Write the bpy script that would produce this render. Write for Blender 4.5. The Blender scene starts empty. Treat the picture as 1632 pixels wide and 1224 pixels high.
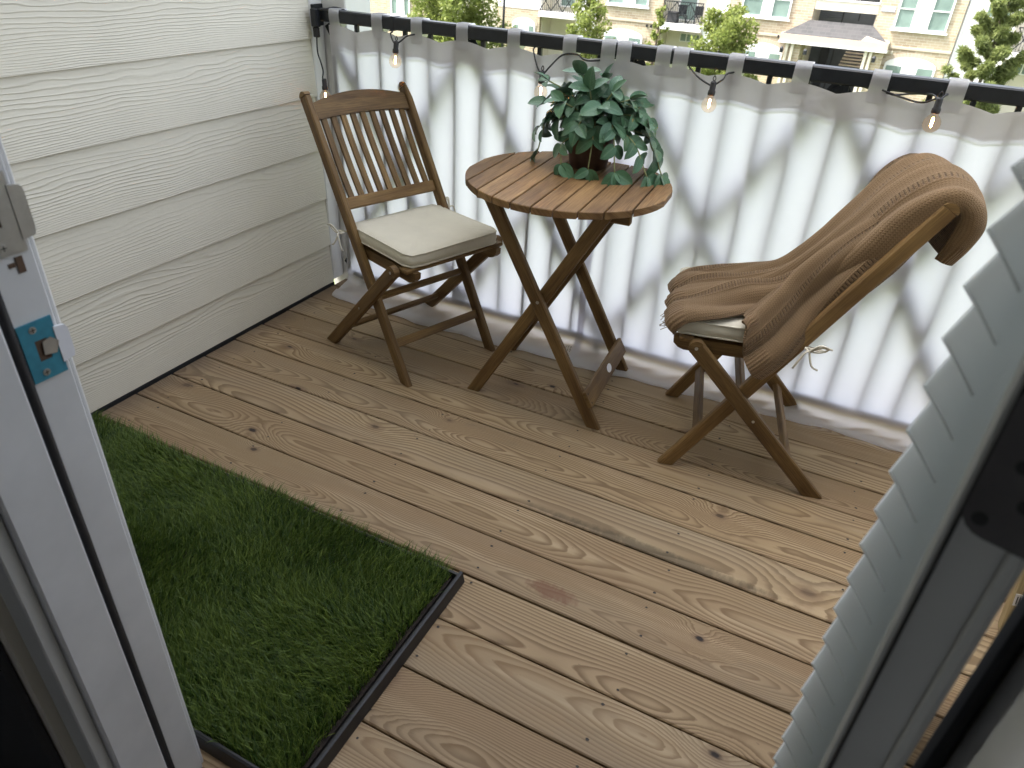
import bpy, bmesh, math, random
import numpy as np
from mathutils import Vector, Matrix
R = math.radians
random.seed(7); rng = np.random.default_rng(11)
scene = bpy.context.scene
COL = scene.collection

# ------------------------------------------------------------------ camera
CAM = Vector((1.9005, -2.0667, 1.3198))
YAW, PITCH, ROLL = -0.43035, -0.56449, 0.06208
fwd = Vector((math.sin(YAW)*math.cos(PITCH), math.cos(YAW)*math.cos(PITCH), math.sin(PITCH)))
rgt = fwd.cross(Vector((0, 0, 1))).normalized(); up = rgt.cross(fwd)
r2 = math.cos(ROLL)*rgt + math.sin(ROLL)*up
u2 = -math.sin(ROLL)*rgt + math.cos(ROLL)*up
cd = bpy.data.cameras.new('camera'); cam = bpy.data.objects.new('camera', cd); COL.objects.link(cam)
cam.matrix_world = Matrix(((r2.x, u2.x, -fwd.x, CAM.x), (r2.y, u2.y, -fwd.y, CAM.y), (r2.z, u2.z, -fwd.z, CAM.z), (0, 0, 0, 1)))
cd.sensor_fit = 'HORIZONTAL'; cd.sensor_width = 36; cd.lens = 36*1124.37/1632
cd.clip_start = 0.02; cd.clip_end = 600
cd.dof.use_dof = True; cd.dof.focus_distance = 2.15; cd.dof.aperture_fstop = 7.0
scene.camera = cam

# ------------------------------------------------------------------ sky, sun, exposure
SUN_EL, SUN_AZ = R(57), R(250)           # azimuth from +y towards +x: the sun stands to the left, behind the siding wall raised to block it
wld = bpy.data.worlds.new('World'); scene.world = wld; wld.use_nodes = True
wn = wld.node_tree; wn.nodes.clear()
sky = wn.nodes.new('ShaderNodeTexSky'); sky.sky_type = 'NISHITA'; sky.sun_disc = False
sky.sun_elevation = SUN_EL; sky.sun_rotation = SUN_AZ
sky.dust_density = 5.0; sky.air_density = 1.0; sky.ozone_density = 1.0
hs = wn.nodes.new('ShaderNodeHueSaturation'); hs.inputs['Saturation'].default_value = 0.45
bg = wn.nodes.new('ShaderNodeBackground'); bg.inputs['Strength'].default_value = 0.15
wo = wn.nodes.new('ShaderNodeOutputWorld')
wn.links.new(sky.outputs[0], hs.inputs['Color']); wn.links.new(hs.outputs[0], bg.inputs[0]); wn.links.new(bg.outputs[0], wo.inputs[0])
sl = bpy.data.lights.new('sun', 'SUN'); sl.energy = 2.0; sl.angle = R(0.53); sl.color = (1, 0.95, 0.88)
sun = bpy.data.objects.new('sun', sl); COL.objects.link(sun)
sdir = Vector((math.sin(SUN_AZ)*math.cos(SUN_EL), math.cos(SUN_AZ)*math.cos(SUN_EL), math.sin(SUN_EL)))
sun.rotation_euler = sdir.to_track_quat('Z', 'Y').to_euler()
scene.view_settings.view_transform = 'Standard'; scene.view_settings.look = 'None'
scene.view_settings.exposure = 2.5; scene.view_settings.gamma = 1
scene.render.engine = 'CYCLES'
cy = scene.cycles
cy.use_denoising = True; cy.max_bounces = 7; cy.diffuse_bounces = 3; cy.use_adaptive_sampling = True; cy.adaptive_threshold = 0.015; cy.glossy_bounces = 4; cy.transmission_bounces = 6; cy.transparent_max_bounces = 12
cy.caustics_reflective = False; cy.caustics_refractive = False; cy.sample_clamp_indirect = 6
try: cy.denoising_prefilter = 'ACCURATE'
except Exception: pass

# ------------------------------------------------------------------ material helpers
def nd(nt, t, ins=None, **props):
    n = nt.nodes.new(t)
    for k, v in props.items(): setattr(n, k, v)
    for k, v in (ins or {}).items():
        s = n.inputs[k]
        if isinstance(v, bpy.types.NodeSocket): nt.links.new(v, s)
        else: s.default_value = v
    return n
def mth(nt, op, a, b=0.0, c=0.0, clamp=False):
    n = nt.nodes.new('ShaderNodeMath'); n.operation = op; n.use_clamp = clamp
    for i, v in enumerate((a, b, c)):
        if isinstance(v, bpy.types.NodeSocket): nt.links.new(v, n.inputs[i])
        else: n.inputs[i].default_value = v
    return n.outputs[0]
def ramp(nt, fac, stops, interp='LINEAR'):
    n = nt.nodes.new('ShaderNodeValToRGB'); n.color_ramp.interpolation = interp
    el = n.color_ramp.elements
    while len(el) < len(stops): el.new(0.5)
    for e, (p, c) in zip(el, stops):
        e.position = p; e.color = (c[0], c[1], c[2], 1) if hasattr(c, '__len__') else (c, c, c, 1)
    nt.links.new(fac, n.inputs[0]); return n.outputs[0]
def mix(nt, f, a, b, blend='MIX'):
    n = nt.nodes.new('ShaderNodeMix'); n.data_type = 'RGBA'; n.blend_type = blend
    for s, v in ((n.inputs[0], f), (n.inputs[6], a), (n.inputs[7], b)):
        if isinstance(v, bpy.types.NodeSocket): nt.links.new(v, s)
        else: s.default_value = v if not hasattr(v, '__len__') else (v[0], v[1], v[2], 1)
    return n.outputs[2]
def comb(nt, x, y, z=0.0): return nd(nt, 'ShaderNodeCombineXYZ', {0: x, 1: y, 2: z}).outputs[0]
def noise(nt, vec, scale=1, detail=3, rough=.5, dist=0.0):
    return nd(nt, 'ShaderNodeTexNoise', {'Vector': vec, 'Scale': scale, 'Detail': detail, 'Roughness': rough, 'Distortion': dist}).outputs['Fac']
def new_mat(name):
    m = bpy.data.materials.new(name); m.use_nodes = True; nt = m.node_tree; nt.nodes.clear()
    out = nt.nodes.new('ShaderNodeOutputMaterial'); b = nt.nodes.new('ShaderNodeBsdfPrincipled')
    nt.links.new(b.outputs[0], out.inputs[0]); return m, nt, b, out
def setb(nt, b, **kw):
    for k, v in kw.items():
        k = k.replace('_', ' ')
        s = b.inputs[k]
        if isinstance(v, bpy.types.NodeSocket): nt.links.new(v, s)
        else: s.default_value = (v[0], v[1], v[2], 1) if hasattr(v, '__len__') and len(v) == 3 and s.type == 'RGBA' else v
def bump(nt, h, strength=.3, dist=.002):
    return nd(nt, 'ShaderNodeBump', {'Height': h, 'Strength': strength, 'Distance': dist}).outputs[0]
def plain(name, col, rough=.5, metal=0, var=.08, nscale=12, spec=.5, bumpy=0.0):
    m, nt, b, o = new_mat(name)
    tc = nt.nodes.new('ShaderNodeTexCoord').outputs['Object']
    n = noise(nt, tc, nscale, 4, .6)
    lo = [c*(1-var) for c in col]; hi = [min(1, c*(1+var)) for c in col]
    setb(nt, b, Base_Color=ramp(nt, n, [(.3, lo), (.7, hi)]), Roughness=rough, Metallic=metal)
    b.inputs['Specular IOR Level'].default_value = spec
    if bumpy: setb(nt, b, Normal=bump(nt, noise(nt, tc, nscale*8, 3), bumpy, .002))
    return m
MAT = {}

KNOTS = [(.465, -.823, .020, 1.0), (.535, -.894, .016, .8), (.774, -.620, .024, .6), (.956, -.472, .016, .4), (1.159, -.114, .016, 1.0), (1.878, -.915, .016, 1.0),
         (2.082, -.649, .028, .35), (1.971, -1.169, .020, 1.0), (1.829, -.480, .018, .7), (.100, -.745, .028, .5), (1.300, -1.330, .034, .2)]
def deck_wood():
    m, nt, b, o = new_mat('weathered_pine')
    tc = nt.nodes.new('ShaderNodeTexCoord').outputs['Object']
    rnd = nt.nodes.new('ShaderNodeObjectInfo').outputs['Random']
    sx = nd(nt, 'ShaderNodeSeparateXYZ', {0: tc}); x, y = sx.outputs[0], sx.outputs[1]
    r50 = mth(nt, 'MULTIPLY', rnd, 57.0)
    r2 = mth(nt, 'FRACT', mth(nt, 'MULTIPLY', rnd, 13.7))
    xs = mth(nt, 'ADD', x, mth(nt, 'MULTIPLY', rnd, 31.0))
    n1 = noise(nt, comb(nt, mth(nt, 'MULTIPLY', xs, 1.1), mth(nt, 'MULTIPLY', y, 1.5), r50), 1, 2, .5)
    n2 = noise(nt, comb(nt, mth(nt, 'MULTIPLY', xs, 2.6), mth(nt, 'MULTIPLY', y, 14), r50), 1, 3, .55)
    n3 = noise(nt, comb(nt, mth(nt, 'MULTIPLY', xs, .5), 3.3, r50), 1, 1, .5)
    y0 = mth(nt, 'ADD', mth(nt, 'MULTIPLY', mth(nt, 'SUBTRACT', r2, .5), .10), mth(nt, 'MULTIPLY', mth(nt, 'SUBTRACT', n3, .5), .07))
    yy = mth(nt, 'SUBTRACT', y, y0)
    d = mth(nt, 'MULTIPLY', mth(nt, 'SUBTRACT', n1, .36), .22)
    # knots
    vo = nd(nt, 'ShaderNodeTexVoronoi', {'Vector': comb(nt, mth(nt, 'MULTIPLY', xs, 1.7), mth(nt, 'ADD', mth(nt, 'MULTIPLY', y, 4.6), mth(nt, 'MULTIPLY', r2, 9.0)), 0), 'Scale': 1.0, 'Randomness': 1.0}, voronoi_dimensions='2D')
    kd = vo.outputs['Distance']; krnd = nd(nt, 'ShaderNodeSeparateColor', {0: vo.outputs['Color']}).outputs[0]
    kon = mth(nt, 'GREATER_THAN', krnd, .70)
    kd2 = mth(nt, 'ADD', kd, mth(nt, 'MULTIPLY', mth(nt, 'SUBTRACT', n2, .5), .06))
    kb = mth(nt, 'MULTIPLY', mth(nt, 'EXPONENT', mth(nt, 'MULTIPLY', mth(nt, 'POWER', mth(nt, 'DIVIDE', kd2, .17), 2.0), -1.0)), kon)
    rr = mth(nt, 'SQRT', mth(nt, 'ADD', mth(nt, 'MULTIPLY', yy, yy), mth(nt, 'MULTIPLY', d, d)))
    rr = mth(nt, 'ADD', rr, mth(nt, 'MULTIPLY', mth(nt, 'SUBTRACT', n2, .5), .017))
    rr = mth(nt, 'ADD', rr, mth(nt, 'MULTIPLY', kb, .045))
    # knots that can be told apart on the boards
    gp_ = nd(nt, 'ShaderNodeSeparateXYZ', {0: nt.nodes.new('ShaderNodeNewGeometry').outputs['Position']}); wx_, wy_ = gp_.outputs[0], gp_.outputs[1]
    wob = mth(nt, 'MULTIPLY', mth(nt, 'SUBTRACT', noise(nt, comb(nt, mth(nt, 'MULTIPLY', xs, 26), mth(nt, 'MULTIPLY', y, 40), r50), 1, 3, .6), .5), .012)
    kcore = None; kdead = None
    for (kx, ky, kr, kdk) in KNOTS:
        ex = mth(nt, 'MULTIPLY', mth(nt, 'SUBTRACT', wx_, kx), .62); ey = mth(nt, 'SUBTRACT', wy_, ky)
        dd = mth(nt, 'ADD', mth(nt, 'SQRT', mth(nt, 'ADD', mth(nt, 'MULTIPLY', ex, ex), mth(nt, 'MULTIPLY', ey, ey))), wob)
        g_ = mth(nt, 'EXPONENT', mth(nt, 'MULTIPLY', mth(nt, 'POWER', mth(nt, 'DIVIDE', mth(nt, 'ABSOLUTE', dd), kr*2.6), 2.0), -1.0))
        rr = mth(nt, 'ADD', rr, mth(nt, 'MULTIPLY', g_, .05))
        co = mth(nt, 'MULTIPLY', ramp(nt, mth(nt, 'DIVIDE', dd, kr), [(.35, 1), (.75, .6), (1.0, 0)]), .8)
        de = mth(nt, 'MULTIPLY', ramp(nt, mth(nt, 'DIVIDE', dd, kr), [(.22, 1), (.5, 0)]), kdk)
        kcore = co if kcore is None else mth(nt, 'MAXIMUM', kcore, co); kdead = de if kdead is None else mth(nt, 'MAXIMUM', kdead, de)
    wd = mth(nt, 'ADD', .0042, mth(nt, 'MULTIPLY', mth(nt, 'POWER', mth(nt, 'FRACT', mth(nt, 'MULTIPLY', rnd, 7.3)), 1.5), .0105))
    ring = mth(nt, 'FRACT', mth(nt, 'DIVIDE', rr, wd))
    late = ramp(nt, ring, [(0, .0), (.35, .12), (.78, .95), (.9, 1), (1, .0)])
    # fine fibre
    fib = noise(nt, comb(nt, mth(nt, 'MULTIPLY', xs, 9), mth(nt, 'MULTIPLY', y, 420), r50), 1, 3, .6)
    big = noise(nt, comb(nt, mth(nt, 'MULTIPLY', xs, 1.3), mth(nt, 'MULTIPLY', y, 7), r50), 1, 4, .6)
    grn = noise(nt, tc, 900, 2, .7)
    lightc = mix(nt, mth(nt, 'FRACT', mth(nt, 'MULTIPLY', rnd, 5.1)), (.29, .206, .115), (.415, .304, .174))
    lightc = mix(nt, ramp(nt, noise(nt, comb(nt, mth(nt, 'MULTIPLY', xs, 1.6), mth(nt, 'MULTIPLY', y, 22), mth(nt, 'ADD', r50, 2)), 1, 3, .6), [(.52, 0), (.68, .6)]), lightc, (.52, .40, .25))
    darkc = mix(nt, r2, (.105, .060, .028), (.175, .104, .051))
    strength = mth(nt, 'MULTIPLY', late, mth(nt, 'ADD', .42, mth(nt, 'MULTIPLY', big, .85)))
    c = mix(nt, strength, lightc, darkc)
    c = mix(nt, mth(nt, 'MULTIPLY', fib, .35), c, (.31, .218, .125))
    c = mix(nt, ramp(nt, big, [(.45, 0), (.75, .55)]), c, (.26, .165, .092))            # reddish heartwood streaks
    gz = noise(nt, comb(nt, mth(nt, 'MULTIPLY', xs, .8), mth(nt, 'MULTIPLY', y, 3), mth(nt, 'ADD', r50, 9)), 1, 5, .65)
    c = mix(nt, ramp(nt, gz, [(.48, 0), (.72, .5)]), c, (.26, .218, .155))             # grey weathering
    # knot cores and cracks
    core = ramp(nt, kd2, [(.02, 1), (.055, .75), (.085, 0)])
    core = mth(nt, 'MULTIPLY', core, kon)
    c = mix(nt, mth(nt, 'MULTIPLY', core, .75), c, (.17, .105, .065))
    deadk = mth(nt, 'MULTIPLY', mth(nt, 'MULTIPLY', ramp(nt, kd2, [(.012, 1), (.03, 0)]), kon), mth(nt, 'GREATER_THAN', krnd, .86))
    c = mix(nt, deadk, c, (.03, .022, .017))
    c = mix(nt, mth(nt, 'MULTIPLY', kcore, .8), c, (.185, .118, .070))
    c = mix(nt, kdead, c, (.026, .018, .014))
    # a reddish scuff and a mildewed seam
    fz_ = noise(nt, comb(nt, mth(nt, 'MULTIPLY', wx_, 46), mth(nt, 'MULTIPLY', wy_, 22), 0), 1, 4, .7)
    rx = mth(nt, 'DIVIDE', mth(nt, 'SUBTRACT', wx_, 1.53), .075); ry = mth(nt, 'DIVIDE', mth(nt, 'SUBTRACT', wy_, -.955), .028)
    red = ramp(nt, mth(nt, 'ADD', mth(nt, 'ADD', mth(nt, 'MULTIPLY', rx, rx), mth(nt, 'MULTIPLY', ry, ry)), mth(nt, 'MULTIPLY', mth(nt, 'SUBTRACT', fz_, .5), 2.2)), [(.2, .7), (1.0, 0)])
    c = mix(nt, red, c, (.16, .072, .042))
    sxm = mth(nt, 'DIVIDE', mth(nt, 'SUBTRACT', wx_, 1.70), .36); sym = mth(nt, 'DIVIDE', mth(nt, 'SUBTRACT', wy_, -.704), .022)
    smd = ramp(nt, mth(nt, 'ADD', mth(nt, 'ADD', mth(nt, 'MULTIPLY', sxm, sxm), mth(nt, 'MULTIPLY', sym, sym)), mth(nt, 'MULTIPLY', mth(nt, 'SUBTRACT', fz_, .5), 2.0)), [(.2, .75), (1.1, 0)])
    c = mix(nt, smd, c, (.105, .082, .050))
    # dirt against the wall end of the boards
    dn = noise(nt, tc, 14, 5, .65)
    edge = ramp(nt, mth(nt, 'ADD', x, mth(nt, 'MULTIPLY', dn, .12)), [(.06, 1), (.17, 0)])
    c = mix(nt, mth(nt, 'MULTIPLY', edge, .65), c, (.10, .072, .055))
    mil = noise(nt, comb(nt, mth(nt, 'MULTIPLY', xs, 2.2), mth(nt, 'MULTIPLY', y, 9), mth(nt, 'ADD', r50, 4)), 1, 5, .7)
    c = mix(nt, ramp(nt, mil, [(.60, 0), (.78, .45)]), c, (.17, .14, .095))
    spk = ramp(nt, noise(nt, comb(nt, mth(nt, 'MULTIPLY', xs, 60), mth(nt, 'MULTIPLY', y, 140), r50), 1, 2, .6), [(.70, 0), (.78, .5)])
    c = mix(nt, spk, c, (.16, .105, .07))
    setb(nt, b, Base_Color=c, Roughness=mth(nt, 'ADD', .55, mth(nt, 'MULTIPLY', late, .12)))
    b.inputs['Specular IOR Level'].default_value = .25
    hgt = mth(nt, 'ADD', mth(nt, 'MULTIPLY', late, .6), mth(nt, 'ADD', mth(nt, 'MULTIPLY', fib, .35), mth(nt, 'MULTIPLY', grn, .2)))
    setb(nt, b, Normal=bump(nt, hgt, .35, .0012))
    return m
MAT['deck'] = deck_wood()

def furn_wood(name, light, dark, rough=.52):
    m, nt, b, o = new_mat(name)
    uv = nt.nodes.new('ShaderNodeUVMap').outputs[0]
    rnd = nt.nodes.new('ShaderNodeObjectInfo').outputs['Random']
    s = nd(nt, 'ShaderNodeSeparateXYZ', {0: uv}); u, v = s.outputs[0], s.outputs[1]
    r50 = mth(nt, 'MULTIPLY', rnd, 83.0)
    n1 = noise(nt, comb(nt, mth(nt, 'MULTIPLY', u, 3.0), mth(nt, 'MULTIPLY', v, 28), r50), 1, 4, .6, .4)
    n2 = noise(nt, comb(nt, mth(nt, 'MULTIPLY', u, 12), mth(nt, 'MULTIPLY', v, 330), r50), 1, 3, .6)
    n3 = noise(nt, comb(nt, mth(nt, 'MULTIPLY', u, 5), mth(nt, 'MULTIPLY', v, 9), mth(nt, 'ADD', r50, 5)), 1, 3, .5)
    c = mix(nt, ramp(nt, n1, [(.32, 0), (.66, 1)]), light, dark)
    c = mix(nt, ramp(nt, n2, [(.40, 0), (.68, .75)]), c, [d*.8 for d in dark])
    c = mix(nt, ramp(nt, n3, [(.5, 0), (.8, .4)]), c, [light[0]*1.25, light[1]*1.3, light[2]*1.35])
    hv = nd(nt, 'ShaderNodeHueSaturation', {'Color': c, 'Value': mth(nt, 'ADD', .70, mth(nt, 'MULTIPLY', rnd, .42))}).outputs[0]
    setb(nt, b, Base_Color=hv, Roughness=mth(nt, 'ADD', rough-.08, mth(nt, 'MULTIPLY', n2, .2)), Normal=bump(nt, n2, .12, .0006))
    b.inputs['Specular IOR Level'].default_value = .28
    return m
MAT['acacia'] = furn_wood('stained_acacia', (.27, .166, .064), (.120, .066, .026))
MAT['tabletop'] = furn_wood('stained_acacia_top', (.33, .196, .082), (.145, .076, .031))
MAT['lumber'] = furn_wood('new_lumber', (.52, .43, .26), (.42, .33, .18), .6)

def siding():
    m, nt, b, o = new_mat('cream_cedar_grain_siding')
    tc = nt.nodes.new('ShaderNodeTexCoord').outputs['Object']
    rnd = nt.nodes.new('ShaderNodeObjectInfo').outputs['Random']
    s = nd(nt, 'ShaderNodeSeparateXYZ', {0: tc}); y, z = s.outputs[1], s.outputs[2]
    r50 = mth(nt, 'MULTIPLY', rnd, 41.0); ys = mth(nt, 'ADD', y, r50)
    n1 = noise(nt, comb(nt, mth(nt, 'MULTIPLY', ys, 1.3), mth(nt, 'MULTIPLY', z, 5), r50), 1, 3, .5)
    n2 = noise(nt, comb(nt, mth(nt, 'MULTIPLY', ys, 3.6), mth(nt, 'MULTIPLY', z, 24), r50), 1, 3, .55)
    zz = mth(nt, 'ADD', z, .07)
    # lines are tight in the lower part of each board and open into cathedrals above
    dens = mth(nt, 'ADD', mth(nt, 'MULTIPLY', mth(nt, 'MULTIPLY', zz, zz), -165.0), mth(nt, 'MULTIPLY', zz, 100.0))
    h = mth(nt, 'ADD', dens, mth(nt, 'ADD', mth(nt, 'MULTIPLY', n1, 4.0), mth(nt, 'MULTIPLY', n2, .9)))
    w = mth(nt, 'FRACT', mth(nt, 'MULTIPLY', h, 2.2))
    line = ramp(nt, w, [(0, 0), (.25, 1), (.5, .25), (1, 0)])
    amp = ramp(nt, noise(nt, comb(nt, mth(nt, 'MULTIPLY', ys, 2), mth(nt, 'MULTIPLY', z, 9), mth(nt, 'ADD', r50, 3)), 1, 3), [(.3, .25), (.65, 1)])
    hh = mth(nt, 'MULTIPLY', line, amp)
    pits = noise(nt, comb(nt, mth(nt, 'MULTIPLY', ys, 60), mth(nt, 'MULTIPLY', z, 300), r50), 1, 2)
    hh = mth(nt, 'ADD', hh, mth(nt, 'MULTIPLY', pits, .25))
    dirt = noise(nt, tc, 5, 6, .7)
    c = mix(nt, ramp(nt, dirt, [(.45, 0), (.8, .22)]), (.72, .68, .565), (.57, .54, .44))
    c = mix(nt, ramp(nt, noise(nt, tc, 55, 3), [(.74, 0), (.80, .35)]), c, (.4, .38, .32))
    setb(nt, b, Base_Color=c, Roughness=.48, Normal=bump(nt, hh, .72, .0020))
    b.inputs['Specular IOR Level'].default_value = .35
    return m
MAT['siding'] = siding()

def cloth_mat():
    m, nt, b, o = new_mat('white_polyester_curtain')
    tc = nt.nodes.new('ShaderNodeTexCoord').outputs['Object']
    w = noise(nt, tc, 16, 5, .65); wv = noise(nt, tc, 900, 2)
    col = ramp(nt, w, [(.3, (.80, .79, .775)), (.7, (.86, .855, .84))])
    setb(nt, b, Base_Color=col, Roughness=.8, Normal=bump(nt, mth(nt, 'ADD', w, mth(nt, 'MULTIPLY', wv, .08)), .14, .006))
    b.inputs['Specular IOR Level'].default_value = .15
    tr = nd(nt, 'ShaderNodeBsdfTranslucent', {'Color': (.905, .90, .945, 1)})
    mx = nd(nt, 'ShaderNodeMixShader', {0: .68, 1: b.outputs[0], 2: tr.outputs[0]})
    nt.links.new(mx.outputs[0], o.inputs[0]); return m
MAT['curtain'] = cloth_mat()
m, nt, b, o = new_mat('hem_dimming_layer'); setb(nt, b, Base_Color=(.70, .68, .63), Roughness=.85)
tr_ = nd(nt, 'ShaderNodeBsdfTranslucent', {'Color': (.7, .69, .66, 1)}); mx_ = nd(nt, 'ShaderNodeMixShader', {0: .38, 1: b.outputs[0], 2: tr_.outputs[0]}); nt.links.new(mx_.outputs[0], o.inputs[0]); MAT['tape'] = m  # for the extra layer that dims the top band
def canvas(name, col):
    m, nt, b, o = new_mat(name)
    tc = nt.nodes.new('ShaderNodeTexCoord').outputs['Object']
    s = nd(nt, 'ShaderNodeSeparateXYZ', {0: tc})
    wx = mth(nt, 'SINE', mth(nt, 'MULTIPLY', s.outputs[0], 4200)); wy = mth(nt, 'SINE', mth(nt, 'MULTIPLY', s.outputs[1], 4200))
    n = noise(nt, tc, 18, 5, .6)
    setb(nt, b, Base_Color=ramp(nt, n, [(.3, [c*.93 for c in col]), (.7, col)]), Roughness=.85,
         Normal=bump(nt, mth(nt, 'ADD', mth(nt, 'MULTIPLY', mth(nt, 'ADD', wx, wy), .05), n), .3, .004))
    b.inputs['Specular IOR Level'].default_value = .2
    b.inputs['Sheen Weight'].default_value = .15
    return m
MAT['cushion'] = canvas('ivory_canvas', (.66, .615, .50))
def knit():
    m, nt, b, o = new_mat('brown_knit_wool')
    uv = nt.nodes.new('ShaderNodeUVMap').outputs[0]
    s = nd(nt, 'ShaderNodeSeparateXYZ', {0: uv}); u, v = s.outputs[0], s.outputs[1]     # u across (m), v along (m)
    wob = noise(nt, comb(nt, mth(nt, 'MULTIPLY', u, 12), mth(nt, 'MULTIPLY', v, 12), 0), 1, 2)
    uu = mth(nt, 'ADD', u, mth(nt, 'MULTIPLY', wob, .006))
    cw = .0085
    fu = mth(nt, 'FRACT', mth(nt, 'DIVIDE', uu, cw)); au = mth(nt, 'ABSOLUTE', mth(nt, 'SUBTRACT', fu, .5))
    vv = mth(nt, 'ADD', mth(nt, 'DIVIDE', v, .0065), mth(nt, 'MULTIPLY', au, 1.5))
    fv = mth(nt, 'ABSOLUTE', mth(nt, 'SUBTRACT', mth(nt, 'FRACT', vv), .5))
    st = mth(nt, 'MULTIPLY', mth(nt, 'SUBTRACT', 1.0, mth(nt, 'MULTIPLY', fv, 1.6)), mth(nt, 'SUBTRACT', 1.0, mth(nt, 'MULTIPLY', mth(nt, 'POWER', mth(nt, 'MULTIPLY', au, 2.0), 4.0), .9)))
    # open ladder columns every 0.12 m
    lc = mth(nt, 'ABSOLUTE', mth(nt, 'SUBTRACT', mth(nt, 'FRACT', mth(nt, 'DIVIDE', mth(nt, 'ADD', uu, .05), .195)), .5))
    lad = ramp(nt, lc, [(.048, 1), (.062, 0)])
    hole = ramp(nt, mth(nt, 'ABSOLUTE', mth(nt, 'SUBTRACT', mth(nt, 'FRACT', mth(nt, 'DIVIDE', v, .0095)), .5)), [(.12, 1), (.22, 0)])
    rung = mth(nt, 'MULTIPLY', lad, hole)
    rim = mth(nt, 'MULTIPLY', ramp(nt, lc, [(.058, 0), (.072, 1)]), ramp(nt, lc, [(.08, 1), (.10, 0)]))
    # ribbed border at the ends
    at = nd(nt, 'ShaderNodeAttribute', attribute_name='rib').outputs['Fac']
    rib = mth(nt, 'ADD', mth(nt, 'MULTIPLY', mth(nt, 'SINE', mth(nt, 'DIVIDE', uu, .0020)), .5), .5)
    n = noise(nt, comb(nt, mth(nt, 'MULTIPLY', u, 26), mth(nt, 'MULTIPLY', v, 26), 3), 1, 5, .7)
    fz = noise(nt, comb(nt, mth(nt, 'MULTIPLY', u, 700), mth(nt, 'MULTIPLY', v, 700), 3), 1, 2, .7)
    hgt = mth(nt, 'ADD', mth(nt, 'SUBTRACT', mth(nt, 'MULTIPLY', st, .5), mth(nt, 'MULTIPLY', rung, 1.2)), mth(nt, 'MULTIPLY', rim, .5))
    hgt = mth(nt, 'ADD', mth(nt, 'MULTIPLY', hgt, mth(nt, 'SUBTRACT', 1.0, mth(nt, 'MULTIPLY', at, .6))), mth(nt, 'MULTIPLY', mth(nt, 'MULTIPLY', rib, at), .75))
    c = mix(nt, st, (.085, .052, .025), (.240, .156, .080))
    c = mix(nt, mth(nt, 'MULTIPLY', n, .45), c, (.20, .128, .072))
    c = mix(nt, mth(nt, 'MULTIPLY', rung, .85), c, (.05, .028, .016))
    c = mix(nt, mth(nt, 'MULTIPLY', mth(nt, 'MULTIPLY', mth(nt, 'SUBTRACT', 1.0, rib), at), .4), c, (.10, .055, .03))
    c = mix(nt, mth(nt, 'MULTIPLY', fz, .2), c, (.28, .19, .12))
    setb(nt, b, Base_Color=c, Roughness=.95, Normal=bump(nt, hgt, .9, .0035))
    b.inputs['Specular IOR Level'].default_value = .1
    b.inputs['Sheen Weight'].default_value = .35; b.inputs['Sheen Roughness'].default_value = .5
    b.inputs['Sheen Tint'].default_value = (.75, .6, .45, 1)
    return m
MAT['knit'] = knit()
def vinyl():
    m, nt, b, o = new_mat('white_vinyl_slat')
    tc = nt.nodes.new('ShaderNodeTexCoord').outputs['Object']
    n = noise(nt, tc, 20, 4)
    setb(nt, b, Base_Color=ramp(nt, n, [(.3, (.76, .78, .77)), (.7, (.80, .82, .81))]), Roughness=.4)
    tr = nd(nt, 'ShaderNodeBsdfTranslucent', {'Color': (.8, .83, .82, 1)})
    mx = nd(nt, 'ShaderNodeMixShader', {0: .70, 1: b.outputs[0], 2: tr.outputs[0]})
    nt.links.new(mx.outputs[0], o.inputs[0]); return m
def leafy(name, lo, hi, trans=.25, rough=.45, attr='tint'):
    m, nt, b, o = new_mat(name)
    t = nd(nt, 'ShaderNodeAttribute', attribute_name=attr).outputs['Fac']
    c = mix(nt, t, lo, hi)
    setb(nt, b, Base_Color=c, Roughness=rough); b.inputs['Specular IOR Level'].default_value = .35
    tr = nd(nt, 'ShaderNodeBsdfTranslucent', {'Color': c})
    mx = nd(nt, 'ShaderNodeMixShader', {0: trans, 1: b.outputs[0], 2: tr.outputs[0]})
    nt.links.new(mx.outputs[0], o.inputs[0]); return m
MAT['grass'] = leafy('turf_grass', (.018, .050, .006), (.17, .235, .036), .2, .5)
MAT['oak'] = leafy('broadleaf', (.10, .14, .03), (.27, .31, .085), .5, .6)
MAT['pine'] = leafy('pine_needles', (.085, .12, .036), (.25, .285, .09), .45, .6)
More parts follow.
